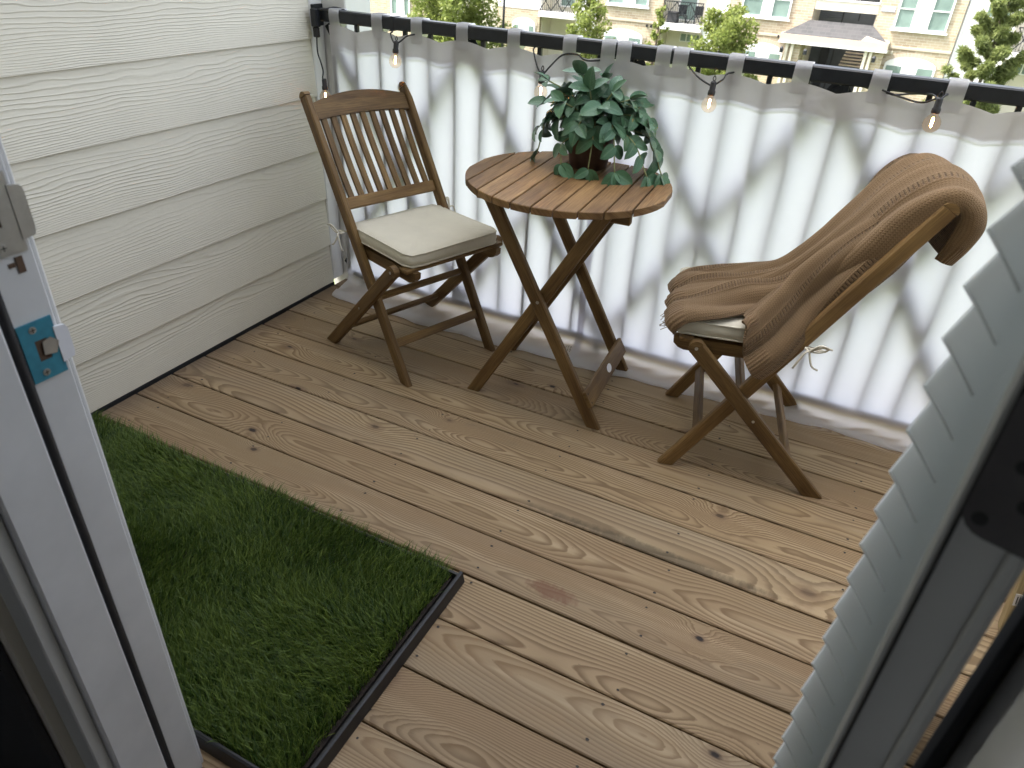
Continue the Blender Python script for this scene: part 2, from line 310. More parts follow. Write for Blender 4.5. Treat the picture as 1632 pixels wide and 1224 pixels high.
def plant_leaf():
    m, nt, b, o = new_mat('peperomia_leaf')
    rnd = nt.nodes.new('ShaderNodeObjectInfo').outputs['Random']
    tc = nt.nodes.new('ShaderNodeTexCoord').outputs['Object']
    s = nd(nt, 'ShaderNodeSeparateXYZ', {0: tc}); ax = mth(nt, 'ABSOLUTE', s.outputs[0])
    vein = ramp(nt, ax, [(.0, 1), (.06, 0)])
    ve2 = ramp(nt, mth(nt, 'FRACT', mth(nt, 'ADD', mth(nt, 'MULTIPLY', s.outputs[1], 8), mth(nt, 'MULTIPLY', ax, -7))), [(.0, .5), (.12, 0), (.9, 0), (1, .5)])
    c = mix(nt, rnd, (.028, .100, .042), (.062, .155, .068))
    n = noise(nt, tc, 4, 3)
    c = mix(nt, mth(nt, 'MULTIPLY', n, .4), c, (.075, .165, .095))
    c = mix(nt, mth(nt, 'ADD', mth(nt, 'MULTIPLY', vein, .35), mth(nt, 'MULTIPLY', ve2, .25)), c, (.16, .26, .15))
    back = nt.nodes.new('ShaderNodeNewGeometry').outputs['Backfacing']
    c = mix(nt, mth(nt, 'MULTIPLY', back, .5), c, (.12, .2, .12))
    setb(nt, b, Base_Color=c, Roughness=.42, Normal=bump(nt, mth(nt, 'ADD', mth(nt, 'MULTIPLY', ve2, -.5), n), .2, .01))
    b.inputs['Specular IOR Level'].default_value = .4; b.inputs['Sheen Weight'].default_value = .25
    return m
MAT['leaf'] = plant_leaf()
def brick():
    m, nt, b, o = new_mat('buff_brick')
    tc = nt.nodes.new('ShaderNodeTexCoord').outputs['Object']
    s = nd(nt, 'ShaderNodeSeparateXYZ', {0: tc})
    bt = nd(nt, 'ShaderNodeTexBrick', {'Vector': comb(nt, s.outputs[0], s.outputs[2], 0), 'Color1': (.40, .33, .23, 1), 'Color2': (.27, .205, .135, 1), 'Mortar': (.47, .43, .35, 1),
            'Scale': 1.0, 'Mortar Size': .012, 'Mortar Smooth': .1, 'Bias': -.1, 'Brick Width': .36, 'Row Height': .125})
    n = noise(nt, tc, 1.5, 5, .7)
    c = mix(nt, ramp(nt, n, [(.4, 0), (.75, .5)]), bt.outputs['Color'], (.42, .355, .25))
    setb(nt, b, Base_Color=c, Roughness=.85, Normal=bump(nt, bt.outputs['Fac'], -.4, .01)); return m
MAT['brick'] = brick()
def shingle():
    m, nt, b, o = new_mat('grey_roof_shingle')
    tc = nt.nodes.new('ShaderNodeTexCoord').outputs['Object']
    s = nd(nt, 'ShaderNodeSeparateXYZ', {0: tc})
    bt = nd(nt, 'ShaderNodeTexBrick', {'Vector': comb(nt, s.outputs[0], s.outputs[2], 0), 'Color1': (.034, .034, .036, 1), 'Color2': (.052, .05, .052, 1), 'Mortar': (.06, .06, .06, 1), 'Scale': 1.0, 'Mortar Size': .012, 'Brick Width': .3, 'Row Height': .14})
    setb(nt, b, Base_Color=bt.outputs['Color'], Roughness=.8); return m
MAT['shingle'] = shingle()
MAT['white'] = plain('white_paint', (.74, .735, .72), .45, var=.03)
MAT['jamb'] = plain('scuffed_white_paint', (.66, .66, .65), .42, var=.07, nscale=9, bumpy=.05)
MAT['cream'] = plain('cream_render', (.60, .56, .46), .8, var=.04, nscale=2)
MAT['tan'] = plain('tan_metal_fascia', (.46, .38, .30), .6, var=.05, nscale=2)
MAT['black'] = plain('black_metal', (.014, .016, .019), .38, var=.25, nscale=30, spec=.4)
MAT['rubber'] = plain('black_rubber', (.018, .018, .02), .55, var=.2, nscale=40)
MAT['tray'] = plain('black_plastic_tray', (.016, .016, .017), .45, var=.2, nscale=20, bumpy=.1)
MAT['soil'] = plain('dark_soil', (.022, .015, .010), .95, var=.5, nscale=60, bumpy=.8)
MAT['bronze'] = plain('dark_hinge_metal', (.085, .08, .08), .5, .1, var=.15, nscale=40)
MAT['steel'] = plain('satin_nickel', (.52, .51, .49), .35, .9, var=.1, nscale=50)
MAT['film'] = plain('blue_protective_film', (.035, .22, .30), .45, var=.15, nscale=90)
MAT['hole'] = plain('raw_wood_mortise', (.10, .06, .035), .9, var=.3, nscale=60)
MAT['blind'] = vinyl()
MAT['leafpaint'] = plain('shaded_white_paint', (.50, .505, .48), .45, var=.05, nscale=10)  # white joinery with the room's shade put into a grey colour
MAT['dark'] = plain('dark_interior', (.03, .03, .032), .8, var=.1)
MAT['roomwall'] = plain('room_wall_paint', (.62, .61, .58), .8, var=.03)
MAT['roomfloor'] = plain('grey_carpet', (.22, .20, .18), .95, var=.2, nscale=80)
MAT['under'] = plain('underdeck_lumber', (.06, .045, .033), .9, var=.3, nscale=8)
MAT['terracotta'] = plain('brown_clay_pot', (.085, .042, .028), .6, var=.2, nscale=25, bumpy=.1)
MAT['stem'] = plain('pale_stem', (.23, .24, .10), .6, var=.2)
MAT['ground'] = plain('lawn_ground', (.10, .13, .05), .95, var=.3, nscale=.8)
MAT['asphalt'] = plain('asphalt', (.055, .055, .055), .9, var=.2, nscale=2)
MAT['bark'] = plain('bark', (.10, .075, .055), .9, var=.3, nscale=6)
MAT['wglass'] = plain('window_with_blinds', (.17, .235, .21), .18, var=.2, nscale=1.2, spec=.6)
MAT['void'] = plain('shaded_recess', (.10, .105, .11), .9, var=.2, nscale=1)  # breezeway shade put into this dark colour
MAT['ink'] = plain('black_print', (.02, .02, .02), .7)
MAT['label'] = plain('white_sticker', (.80, .80, .82), .4, var=.02)
MAT['twine'] = plain('ivory_tape', (.66, .62, .52), .85)
MAT['screw'] = plain('dark_screw_head', (.035, .028, .022), .7, var=.3)
MAT['blue'] = plain('blue_grey_lettering', (.16, .22, .36), .6)
m, nt, b, o = new_mat('bulb_glass'); setb(nt, b, Base_Color=(1, .84, .68), Roughness=.03)
b.inputs['Transmission Weight'].default_value = 1; b.inputs['IOR'].default_value = 1.06; MAT['bulb'] = m
m, nt, b, o = new_mat('glowing_filament'); e = nd(nt, 'ShaderNodeEmission', {'Color': (1, .36, .09, 1), 'Strength': 55.0}); nt.links.new(e.outputs[0], o.inputs[0]); MAT['filament'] = m
m, nt, b, o = new_mat('door_glass'); setb(nt, b, Base_Color=(.9, .95, .93), Roughness=.02); b.inputs['Transmission Weight'].default_value = 1; b.inputs['IOR'].default_value = 1.02; MAT['glass'] = m

# ------------------------------------------------------------------ geometry helpers
class MB:
    def __init__(s): s.v = []; s.f = []; s.uv = []
    def add(s, verts, faces, uvs=None):
        n = len(s.v); s.v += [tuple(p) for p in verts]; s.f += [tuple(i+n for i in f) for f in faces]
        if uvs is None: uvs = [[(verts[i][0]+verts[i][1], verts[i][2]) for i in f] for f in faces]
        s.uv += uvs; return s
    def box(s, a, b, ch=0.0):
        x0, y0, z0 = a; x1, y1, z1 = b
        if ch <= 0:
            V = [(x0,y0,z0),(x1,y0,z0),(x1,y1,z0),(x0,y1,z0),(x0,y0,z1),(x1,y0,z1),(x1,y1,z1),(x0,y1,z1)]
            return s.add(V, [(0,3,2,1),(4,5,6,7),(0,1,5,4),(1,2,6,5),(2,3,7,6),(3,0,4,7)])
        c = [(a[i]+b[i])/2 for i in range(3)]; d = [abs(b[i]-a[i]) for i in range(3)]
        ax = max(range(3), key=lambda i: d[i])
        e = [Vector((1,0,0)), Vector((0,1,0)), Vector((0,0,1))]
        o = [i for i in range(3) if i != ax]
        C = Vector(c); return s.bar(C-e[ax]*d[ax]/2, C+e[ax]*d[ax]/2, d[o[0]], d[o[1]], e[o[0]], ch)
    def bar(s, p0, p1, w, t, wdir, ch=.003, cut0=None, cut1=None):
        p0, p1 = Vector(p0), Vector(p1); a = (p1-p0).normalized()
        wd = Vector(wdir); wd = (wd-a*wd.dot(a)).normalized(); td = a.cross(wd)
        hw, ht = w/2, t/2; ch = min(ch, hw*.6, ht*.6)
        sec = [(hw-ch, -ht), (hw, -ht+ch), (hw, ht-ch), (hw-ch, ht), (-hw+ch, ht), (-hw, ht-ch), (-hw, -ht+ch), (-hw+ch, -ht)]
        per = [0]
        for i in range(8): per.append(per[-1]+math.dist(sec[i], sec[(i+1) % 8]))
        L = (p1-p0).length; rings = []
        for (p, cut, sgn) in ((p0, cut0, 1), (p1, cut1, -1)):
            r_, r_in = [], []
            for (i, j) in sec:
                q = p + wd*i + td*j
                if cut is not None:
                    n = Vector(cut[1]); q = q + a*((Vector(cut[0])-q).dot(n)/a.dot(n))
                r_.append(q + a*sgn*ch*.7)
                k = 1-ch*1.0/max(hw, ht); q2 = p + wd*i*k + td*j*(1-ch/ht)
                if cut is not None: q2 = q2 + a*((Vector(cut[0])-q2).dot(n)/a.dot(n))
                r_in.append(q2)
            rings.append((r_, r_in))
        V = rings[0][1]+rings[0][0]+rings[1][0]+rings[1][1]
        F, U = [], []
        us = [0, 0, L, L]
        for k in range(3):
            for i in range(8):
                j = (i+1) % 8
                F.append((k*8+i, k*8+j, (k+1)*8+j, (k+1)*8+i))
                U.append([(us[k], per[i]), (us[k], per[i+1]), (us[k+1], per[i+1]), (us[k+1], per[i])])
        F.append(tuple(range(7, -1, -1))); U.append([(0, sec[i][0]*.3) for i in range(7, -1, -1)])
        F.append(tuple(24+i for i in range(8))); U.append([(L, sec[i][0]*.3) for i in range(8)])
        return s.add(V, F, U)
    def tube(s, pts, r, n=8, cap=True):
        pts = [Vector(p) for p in pts]; rs = r if hasattr(r, '__len__') else [r]*len(pts)
        V, F = [], []; prev = None
        for i, p in enumerate(pts):
            t = (pts[min(i+1, len(pts)-1)]-pts[max(i-1, 0)]).normalized()
            if prev is None: nrm = t.orthogonal().normalized()
            else: nrm = (prev - t*prev.dot(t)); nrm = nrm.normalized() if nrm.length > 1e-6 else t.orthogonal().normalized()
            prev = nrm; bn = t.cross(nrm)
            for k in range(n):
                a = 2*math.pi*k/n; V.append(p + (nrm*math.cos(a)+bn*math.sin(a))*rs[i])
        for i in range(len(pts)-1):
            for k in range(n):
                k2 = (k+1) % n; F.append((i*n+k, i*n+k2, (i+1)*n+k2, (i+1)*n+k))
        if cap: F.append(tuple(range(n-1, -1, -1))); F.append(tuple((len(pts)-1)*n+k for k in range(n)))
        return s.add(V, F)
    def lathe(s, prof, n=24, c=(0, 0, 0)):
        V, F = [], []
        for (r, z) in prof:
            for k in range(n):
                a = 2*math.pi*k/n; V.append((c[0]+r*math.cos(a), c[1]+r*math.sin(a), c[2]+z))
        for i in range(len(prof)-1):
            for k in range(n):
                k2 = (k+1) % n; F.append((i*n+k, i*n+k2, (i+1)*n+k2, (i+1)*n+k))
        return s.add(V, F)
    def prism(s, poly, axis, a, b):
        """poly in the two other axes (order xyz minus axis), extruded from a to b along axis"""
        n = len(poly); V = []
        for d in (a, b):
            for (i, j) in poly:
                V.append({0: (d, i, j), 1: (i, d, j), 2: (i, j, d)}[axis])
        F = [tuple(range(n-1, -1, -1)), tuple(range(n, 2*n))]
        for i in range(n): F.append((i, (i+1) % n, n+(i+1) % n, n+i))
        return s.add(V, F)
    def data(s, name):
        me = bpy.data.meshes.new(name); me.from_pydata(s.v, [], s.f)
        uvl = me.uv_layers.new(name='UVMap'); k = 0
        flat = [c for f in s.uv for p in f for c in p]
        uvl.data.foreach_set('uv', flat); me.update(); return me
    def build(s, name, mat, parent=None, smooth=False, flip=True):
        me = s.data(name)
        if flip:
            bm = bmesh.new(); bm.from_mesh(me); bmesh.ops.recalc_face_normals(bm, faces=bm.faces); bm.to_mesh(me); bm.free()
        return link(name, me, mat, parent, smooth)
def link(name, me, mat, parent=None, smooth=False):
    if mat is not None and len(me.materials) == 0: me.materials.append(MAT[mat])
    if smooth: me.polygons.foreach_set('use_smooth', [True]*len(me.polygons))
    o = bpy.data.objects.new(name, me); COL.objects.link(o)
    if parent is not None: o.parent = parent
    return o
def tag(o, label=None, cat=None, group=None, kind=None):
    if label: o['label'] = label
    if cat: o['category'] = cat
    if group: o['group'] = group
    if kind: o['kind'] = kind
    return o
def empty(name, loc=(0, 0, 0), rz=0.0, **kw):
    o = bpy.data.objects.new(name, None); COL.objects.link(o); o.location = loc; o.rotation_euler = (0, 0, rz); o.empty_display_size = .05
    return tag(o, **kw)
def copy_tree(o, parent=None):
    c = o.copy(); COL.objects.link(c); c.parent = parent
    for ch in list(o.children): copy_tree(ch, c)
    return c
def catmull(P, n):
    P = [Vector(p) for p in P]; Q = [P[0]*2-P[1]]+P+[P[-1]*2-P[-2]]; out = []
    for i in range(1, len(Q)-2):
        for k in range(n):
            t = k/n; a, b_, c, d = Q[i-1], Q[i], Q[i+1], Q[i+2]
            out.append(.5*((2*b_)+(c-a)*t+(2*a-5*b_+4*c-d)*t*t+(3*b_-a-3*c+d)*t**3))
    out.append(P[-1]); return out
def fill_attr(me, name, vals):
    a = me.attributes.new(name, 'FLOAT', 'POINT'); a.data.foreach_set('value', np.asarray(vals, dtype=np.float32))
def np_mesh(name, verts, tris):
    me = bpy.data.meshes.new(name); v = np.asarray(verts, np.float32); f = np.asarray(tris, np.int32)
    me.vertices.add(len(v)); me.vertices.foreach_set('co', v.ravel())
    k = f.shape[1]; me.loops.add(f.size); me.loops.foreach_set('vertex_index', f.ravel())
    me.polygons.add(len(f)); me.polygons.foreach_set('loop_start', np.arange(0, f.size, k, dtype=np.int32)); me.polygons.foreach_set('loop_total', np.full(len(f), k, np.int32))
    me.update(calc_edges=True); me.validate(); return me

# ================================================================== SETTING
DX0, DX1 = 0.004, 2.62                       # deck from the siding wall to the far end wall
YW = -1.65                                   # outer face of the house wall with the door
PW = .1435
deck = empty('deck', (0, 0, 0), kind='structure')
pl_me = MB()
def plank_mesh(w):
    mb = MB(); L = DX1-DX0
    mb.bar((0, 0, -.0125), (L, 0, -.0125), w, .025, (0, 1, 0), .0028); return mb.data('plank')
pm = plank_mesh(PW-.0050); pm.materials.append(MAT['deck'])
for k in range(-3, 12):
    o = link('plank', pm, None, deck)
    o.location = (DX0 + random.uniform(-.002, .002), -PW*(k+.5) + random.uniform(-.0008, .0008), random.uniform(-.0012, .0005)); o.rotation_euler = (random.uniform(-.003, .003), 0, random.uniform(-.0006, .0006))
# joists, and an unseen board added below so the gaps look dark
mb = MB()
for x in (.12, .52, .93, 1.34, 1.75, 2.16, 2.55): mb.box((x-.019, YW, -.20), (x+.019, .43, -.0275))
mb.build('joist_frame', 'under', deck)
MB().box((-.1, YW, -.23), (2.7, .44, -.203)).build('gap_backing', 'under', deck)
# screw heads, two per joist and board
mb = MB()
for k in range(-3, 12):
    for x in (.12, .52, .93, 1.34, 1.75, 2.16, 2.55):
        for dy in (-.045, .045):
            if random.random() < .12: continue
            px, py = x+random.uniform(-.012, .012), -PW*(k+.5)+dy+random.uniform(-.008, .008)
            rr = random.uniform(.0026, .0038); a0 = random.uniform(0, 3)
            mb.add([(px+rr*math.cos(a0+i*math.pi/3)*random.uniform(.8, 1.5), py+rr*math.sin(a0+i*math.pi/3), .0011) for i in range(6)], [tuple(range(6))])
tag(mb.build('screw_heads', 'screw', deck, flip=False), kind='stuff')

# left siding wall
wall = empty('siding_wall', (0, 0, 0), label='cream lap siding wall with embossed wood grain beside the slatted chair', cat='wall')
MB().box((-.20, YW, -.2), (-.016, .150, 5.5)).build('wall_core', 'cream', wall)  # unseen upper part raised to keep the sun off the balcony
def siding_mesh(h, L):
    mb = MB()
    # tapered lap: bottom edge proud, top tucked behind the board above
    sec = [(-.012, 0), (-.0015, 0), (0, .0015), (-.0095, h), (-.012, h)]
    mb.prism([(0, 0)]*0 or sec, 1, 0, L) if False else None
    V = [(x, y, z) for y in (0, L) for (x, z) in sec]; n = len(sec)
    F = [tuple(range(n)), tuple(range(2*n-1, n-1, -1))]+[(i, n+i, n+(i+1) % n, (i+1) % n) for i in range(n)]
    mb.add(V, F); return mb
sm = siding_mesh(.212, 1.80)
zb = [.012, .180, .377, .574, .771, .968]+[.968+.197*i for i in range(1, 24)]
sdat = sm.data('siding_plank'); bm = bmesh.new(); bm.from_mesh(sdat); bmesh.ops.recalc_face_normals(bm, faces=bm.faces); bm.to_mesh(sdat); bm.free(); sdat.materials.append(MAT['siding'])
for i, z in enumerate(zb):
    o = link('siding_plank', sdat, None, wall); o.location = (0, YW+.002, z)
    if i == 0: o.scale = (1, 1, .87)
MB().box((-.06, .1525, .02), (.0, .222, 5.5), .004).build('corner_trim', 'white', wall)
MB().box((-.06, .225, -.2), (.10, .38, 5.5), .004).build('corner_post', 'white', wall)
MB().box((-.035, .1505, .02), (-.006, .1522, 5.5)).build('caulk_joint', 'cream', wall)
MB().box((-.2, YW, -.02), (.0035, .15, .011)).build('flashing', 'black', wall)
# right end wall, out of view
ew = empty('end_wall', (0, 0, 0), label='low cream parapet wall closing the far end of the deck', cat='wall')
MB().box((2.64, YW, -.2), (2.8, .15, 1.1)).build('wall_core', 'cream', ew)

# house wall with doorway and the dark room behind the camera
JX, JR = 1.130, 2.078                      # faces of the two jambs
hw = empty('house_wall', (0, 0, 0), label='house wall around the open balcony door', cat='wall')
mb = MB()
mb.box((-.2, YW-.16, -5.3), (JX-.04, YW, 4.55)).box((JR+.04, YW-.16, -5.3), (7.0, YW, 4.55)).box((JX-.0399, YW-.16, 2.12), (JR+.0399, YW, 4.55)).box((JX-.0399, YW-.16, -5.3), (JR+.0399, YW, -.06))
mb.box((-9, YW-.16, -5.3), (-.201, YW, 4.55)); mb.build('wall_panel', 'cream', hw)
mb = MB(); mb.box((-9, YW-3.7, 4.56), (7, YW+.02, 4.66)); mb.build('roof', 'shingle', hw)
for nm, a, b_, mt in (('room_floor', (-.2, -5.2, -.1), (4.2, YW-.16, .0), 'roomfloor'), ('room_ceiling', (-.2, -5.2, 2.5), (4.2, YW-.161, 2.6), 'roomwall'),
                     ('room_wall_left', (-.3, -5.2, .0), (-.201, YW-.161, 2.5), 'roomwall'), ('room_wall_right', (4.2, -5.2, .0), (4.3, YW-.161, 2.5), 'roomwall')):
    tag(MB().box(a, b_).build(nm, mt), kind='structure')
mbp = MB().box((-.2, -5.3, 0), (1.3, -5.201, 2.5)).box((2.5, -5.3, 0), (4.2, -5.201, 2.5)).box((1.3, -5.3, 0), (2.5, -5.201, 1.6)).box((1.3, -5.3, 2.3), (2.5, -5.201, 2.5)); tag(mbp.build('room_wall_back', 'roomwall'), kind='structure')  # opening added in this unseen wall to brighten the room
mbp = MB(); mbp.box((-.19, YW-.175, .0), (JX-.06, YW-.162, 2.5)); mbp.box((JR+.06, YW-.175, .0), (4.19, YW-.162, 2.5)); tag(mbp.build('room_wall_front', 'dark'), kind='structure')  # near-black colour stands in for the unlit inner wall face

# door frame: rabbet for an outward opening door, stop, weatherstrip, strikes
df = empty('door_frame', (JX, YW, 0), label='scuffed white door frame with two strike plates and black weatherstrip', cat='door frame')
def fr(mb, name, mt, **k):
    o = mb.build(name, mt, None, **k); o.parent = df; o.matrix_parent_inverse = Matrix.Translation((-JX, -YW, 0)); return o
fr(MB().box((JX-.042, -1.694, -.04), (JX, YW+.004, 2.1), .002), 'jamb', 'jamb')
fr(MB().box((JX-.060, YW+.0045, -.03), (JX-.006, YW+.0125, 2.1), .003), 'casing', 'jamb')
fr(MB().box((JX-.042, -1.775, -.04), (JX+.012, -1.7085, 2.1), .003), 'door_stop', 'jamb')
fr(MB().tube([(JX+.004, -1.7015, z) for z in np.linspace(-.03, 2.1, 30)], [.0068+.0005*math.sin(i*2.3) for i in range(30)], 8), 'weatherstrip', 'rubber', smooth=True)
fr(MB().box((JX-.045, -1.795, -.04), (JX+.002, -1.7752, 2.1), .002), 'inner_casing', 'leafpaint')
fr(MB().box((JX, -1.78, -.05), (JR, -1.62, -.012), .004), 'threshold', 'steel')
fr(MB().box((JR, -1.694, -.04), (JR+.042, YW+.004, 2.1), .002), 'jamb', 'jamb')
fr(MB().box((JR-.012, -1.775, -.04), (JR+.042, -1.7085, 2.1), .003), 'door_stop', 'jamb')
fr(MB().box((JR-.011, -1.664, -.03), (JR-.001, -1.643, 2.09), .004), 'weatherstrip', 'rubber')
fr(MB().box((JX-.04, -1.775, 2.1), (JR+.04, YW+.004, 2.118)), 'head_jamb', 'jamb')
def strike(zc, film):
    y0, y1, h = -1.692, -1.652, .036 if film else .042
    pts = []
    for (cy_, cz, a0) in ((y1-.006, zc+h-.006, 0), (y0+.006, zc+h-.006, 90), (y0+.006, zc-h+.006, 180), (y1-.006, zc-h+.006, 270)):
        for q in range(4):
            a = R(a0+q*30); pts.append((cy_+.006*math.cos(a), cz+.006*math.sin(a)))
    # plate with a square hole: ring of quads around the opening
    hy0, hy1, hz0, hz1 = (y0+.014, y1-.012, zc-.013, zc+.013) if film else (y0+.008, y1-.018, zc-.012, zc+.012)
    mb = MB()
    for (a, b_, c, d) in ((y0, hy0, zc-h, zc+h), (hy1, y1, zc-h, zc+h), (hy0, hy1, zc-h, hz0), (hy0, hy1, hz1, zc+h)):
        mb.box((JX+.0003, a, c), (JX+.0022, b_, d))
    p = fr(mb, 'strike_plate', 'film' if film else 'steel')
    lip = MB(); lip.prism([(y1-.002, zc-h+.012), (y1+.012, zc-h+.014), (y1+.014, zc-h+.02), (y1+.014, zc+h-.022), (y1+.011, zc+h-.016), (y1-.002, zc+h-.014)], 0, JX+.0006, JX+.0032)
    l = lip.build('lip', 'label' if film else 'steel'); l.parent = df; l.matrix_parent_inverse = df_inv
    mb = MB(); mb.box((JX+.0002, hy0, hz0), (JX+.0012, hy1, hz1)); q = mb.build('latch_hole', 'hole'); q.parent = df; q.matrix_parent_inverse = df_inv
    if film:
        mb = MB(); mb.prism([(hy1-.008, zc-.006), (hy1+.006, zc-.009), (hy1+.012, zc+.004), (hy1+.004, zc+.012), (hy1-.006, zc+.010)], 0, JX+.0024, JX+.0034); q = mb.build('torn_film', 'steel'); q.parent = df; q.matrix_parent_inverse = df_inv
    for zz in (zc+h-.009, zc-h+.009):
        mb = MB(); c = (JX+.0022, (y0+y1)/2-.004, zz)
        mb.add([(c[0]+.0008, c[1]+.0042*math.cos(a), c[2]+.0042*math.sin(a)) for a in np.linspace(0, 2*math.pi, 10, endpoint=False)]+[(c[0]-.001, c[1]+.0046*math.cos(a), c[2]+.0046*math.sin(a)) for a in np.linspace(0, 2*math.pi, 10, endpoint=False)],
               [tuple(range(10))]+[(i, (i+1) % 10, 10+(i+1) % 10, 10+i) for i in range(10)])
        q = mb.build('screw', 'steel'); q.parent = df; q.matrix_parent_inverse = df_inv
        mb = MB(); mb.box((c[0]+.0009, c[1]-.003, zz-.0005), (c[0]+.0011, c[1]+.003, zz+.0005)).box((c[0]+.0009, c[1]-.0005, zz-.003), (c[0]+.0011, c[1]+.0005, zz-.0006)).box((c[0]+.0009, c[1]-.0005, zz+.0006), (c[0]+.0011, c[1]+.0005, zz+.003))
        q = mb.build('screw_slot', 'ink'); q.parent = df; q.matrix_parent_inverse = df_inv
df_inv = Matrix.Translation((-JX, -YW, 0))
strike(.896, True); strike(1.052, False)
mb = MB(); mb.box((JX+.0002, -1.668, .988), (JX+.0012, -1.660, 1.006)).box((JX+.0002, -1.676, .996), (JX+.001, -1.669, 1.001)).box((JX+.0002, -1.652, .905), (JX+.001, -1.649, .909)); fr(mb, 'chipped_paint', 'hole')

# open door leaf, seen on its hinge edge, with a slatted blind on its inner face
AZL = R(19.0); dl = Vector((math.sin(AZL), math.cos(AZL), 0)); pr = Vector((math.cos(AZL), -math.sin(AZL), 0))
lean = .0145                                # the leaf hangs a touch out of plumb
E0 = Vector((1.9965, -1.668, 0))
door = empty('door', E0, label='glazed door toned grey for room shade, standing open with a dark hinge', cat='door')
door.matrix_world = Matrix(((pr.x, dl.x, -lean, E0.x+lean*1.0), (pr.y, dl.y, 0, E0.y), (0, 0, 1, 0), (0, 0, 0, 1)))
TH = .046; DL = .90
MB().box((0, 0, .02), (TH, .11, 2.06), .003).build('stile', 'leafpaint', door)
MB().box((0, DL-.11, .02), (TH, DL, 2.06), .003).build('stile', 'leafpaint', door)
MB().box((0, .1105, .02), (TH, DL-.1105, .25), .003).build('bottom_rail', 'leafpaint', door)
MB().box((0, .1105, 1.95), (TH, DL-.1105, 2.06), .003).build('top_rail', 'leafpaint', door)
MB().box((TH*.45, .1105, .251), (TH*.55, DL-.1105, 1.949)).build('glass_pane', 'glass', door)
MB().box((.006, -.0035, .02), (.0085, -.0002, 2.06), .001).build('edge_dark_strip', 'rubber', door)  # raised black strip standing in for the dark edge line
MB().box((TH-.010, -.006, .02), (TH-.002, -.0002, 2.06), .002).build('edge_bead', 'leafpaint', door)
def rrect(cx, cz, hx, hz, r):
    P = []
    for (sx_, sz_, a0) in ((1, 1, 0), (-1, 1, 90), (-1, -1, 180), (1, -1, 270)):
        for q in range(5):
            a = R(a0+q*22.5); P.append((cx+sx_*(hx-r)+r*math.cos(a), cz+sz_*(hz-r)+r*math.sin(a)))
    return P
hin = MB().prism(rrect(.036, 1.098, .028, .050, .014), 1, -.0115, -.0065).build('hinge', 'bronze', door)
for (hx_, hz_) in ((.024, 1.100), (.033, 1.078), (.024, 1.128), (.017, 1.060)):
    MB().prism([(hx_+.0042*math.cos(a), hz_+.0042*math.sin(a)) for a in np.linspace(0, 2*math.pi, 10, endpoint=False)], 1, -.0125, -.0116).build('screw', 'ink', hin)
MB().tube([(.068, -.010, 1.045), (.068, -.010, 1.15)], .0065, 10).build('knuckle', 'bronze', hin, smooth=True)

AZB = R(17.0); bl = Vector((math.sin(AZB), math.cos(AZB), 0)); bp = Vector((math.cos(AZB), -math.sin(AZB), 0))
DB = .570; T0 = Vector((CAM.x+DB*math.sin(R(9.75)), CAM.y+DB*math.cos(R(9.75)), 0))
blind = empty('window_blind', (T0.x, T0.y, .3), label='white slatted blind hanging on the open glazed door', cat='blind')
sm = MB(); BLN = .62; ncv = 5
V, F = [], []
for yy_ in (0, BLN):
    for i in range(ncv):
        t = i/(ncv-1); bow = .0006*math.sin(math.pi*t)
        V.append((t*.0335+bow*.7, yy_, -t*.0350+bow*.7))
    for i in range(ncv):
        t = i/(ncv-1); bow = .0006*math.sin(math.pi*t)
        V.append((t*.0335+bow*.7-.0018, yy_, -t*.0350+bow*.7-.0018))
nn = 2*ncv
for i in range(ncv-1):
    F.append((i, i+1, nn+i+1, nn+i)); F.append((ncv+i, nn+ncv+i, nn+ncv+i+1, ncv+i+1))
    F.append((i, ncv+i, ncv+i+1, i+1)); F.append((nn+i, nn+i+1, nn+ncv+i+1, nn+ncv+i))
F.append((0, nn, nn+ncv, ncv)); F.append((ncv-1, 2*ncv-1, nn+2*ncv-1, nn+ncv-1))
sm.add(V, F); sdt = sm.data('slat'); bm = bmesh.new(); bm.from_mesh(sdt); bmesh.ops.recalc_face_normals(bm, faces=bm.faces); bm.to_mesh(sdt); bm.free(); sdt.materials.append(MAT['blind'])
blind_mat = Matrix(((bp.x, bl.x, 0, T0.x), (bp.y, bl.y, 0, T0.y), (0, 0, 1, 0), (0, 0, 0, 1)))
blind.matrix_world = Matrix.Translation((T0.x, T0.y, 0)) @ Matrix.Rotation(-AZB, 4, 'Z')
for k in range(-9, 22):
    el = .190+.0737*k; z = CAM.z-DB*el
    if z < .30: break
    o = link('slat', sdt, None, blind)
    sh = DB*math.radians((el-.70)*1.25)
    o.location = (sh+random.uniform(-.0006, .0006), random.uniform(-.001, .001), z); o.rotation_euler = (random.uniform(-.004, .004), random.uniform(-.012, .012), 0)
zt = CAM.z-DB*(.190-.0737*9)
MB().box((-.012, -.002, zt+.02), (.045, BLN+.002, zt+.062), .002).build('head_rail', 'blind', blind)
MB().box((0, 0, .262), (.045, BLN, .284), .003).build('bottom_bar', 'blind', blind)
for yy_ in (.09, .5): MB().tube([(.018, yy_, .27), (.018, yy_, zt+.03)], .0011, 6).build('cord', 'twine', blind)

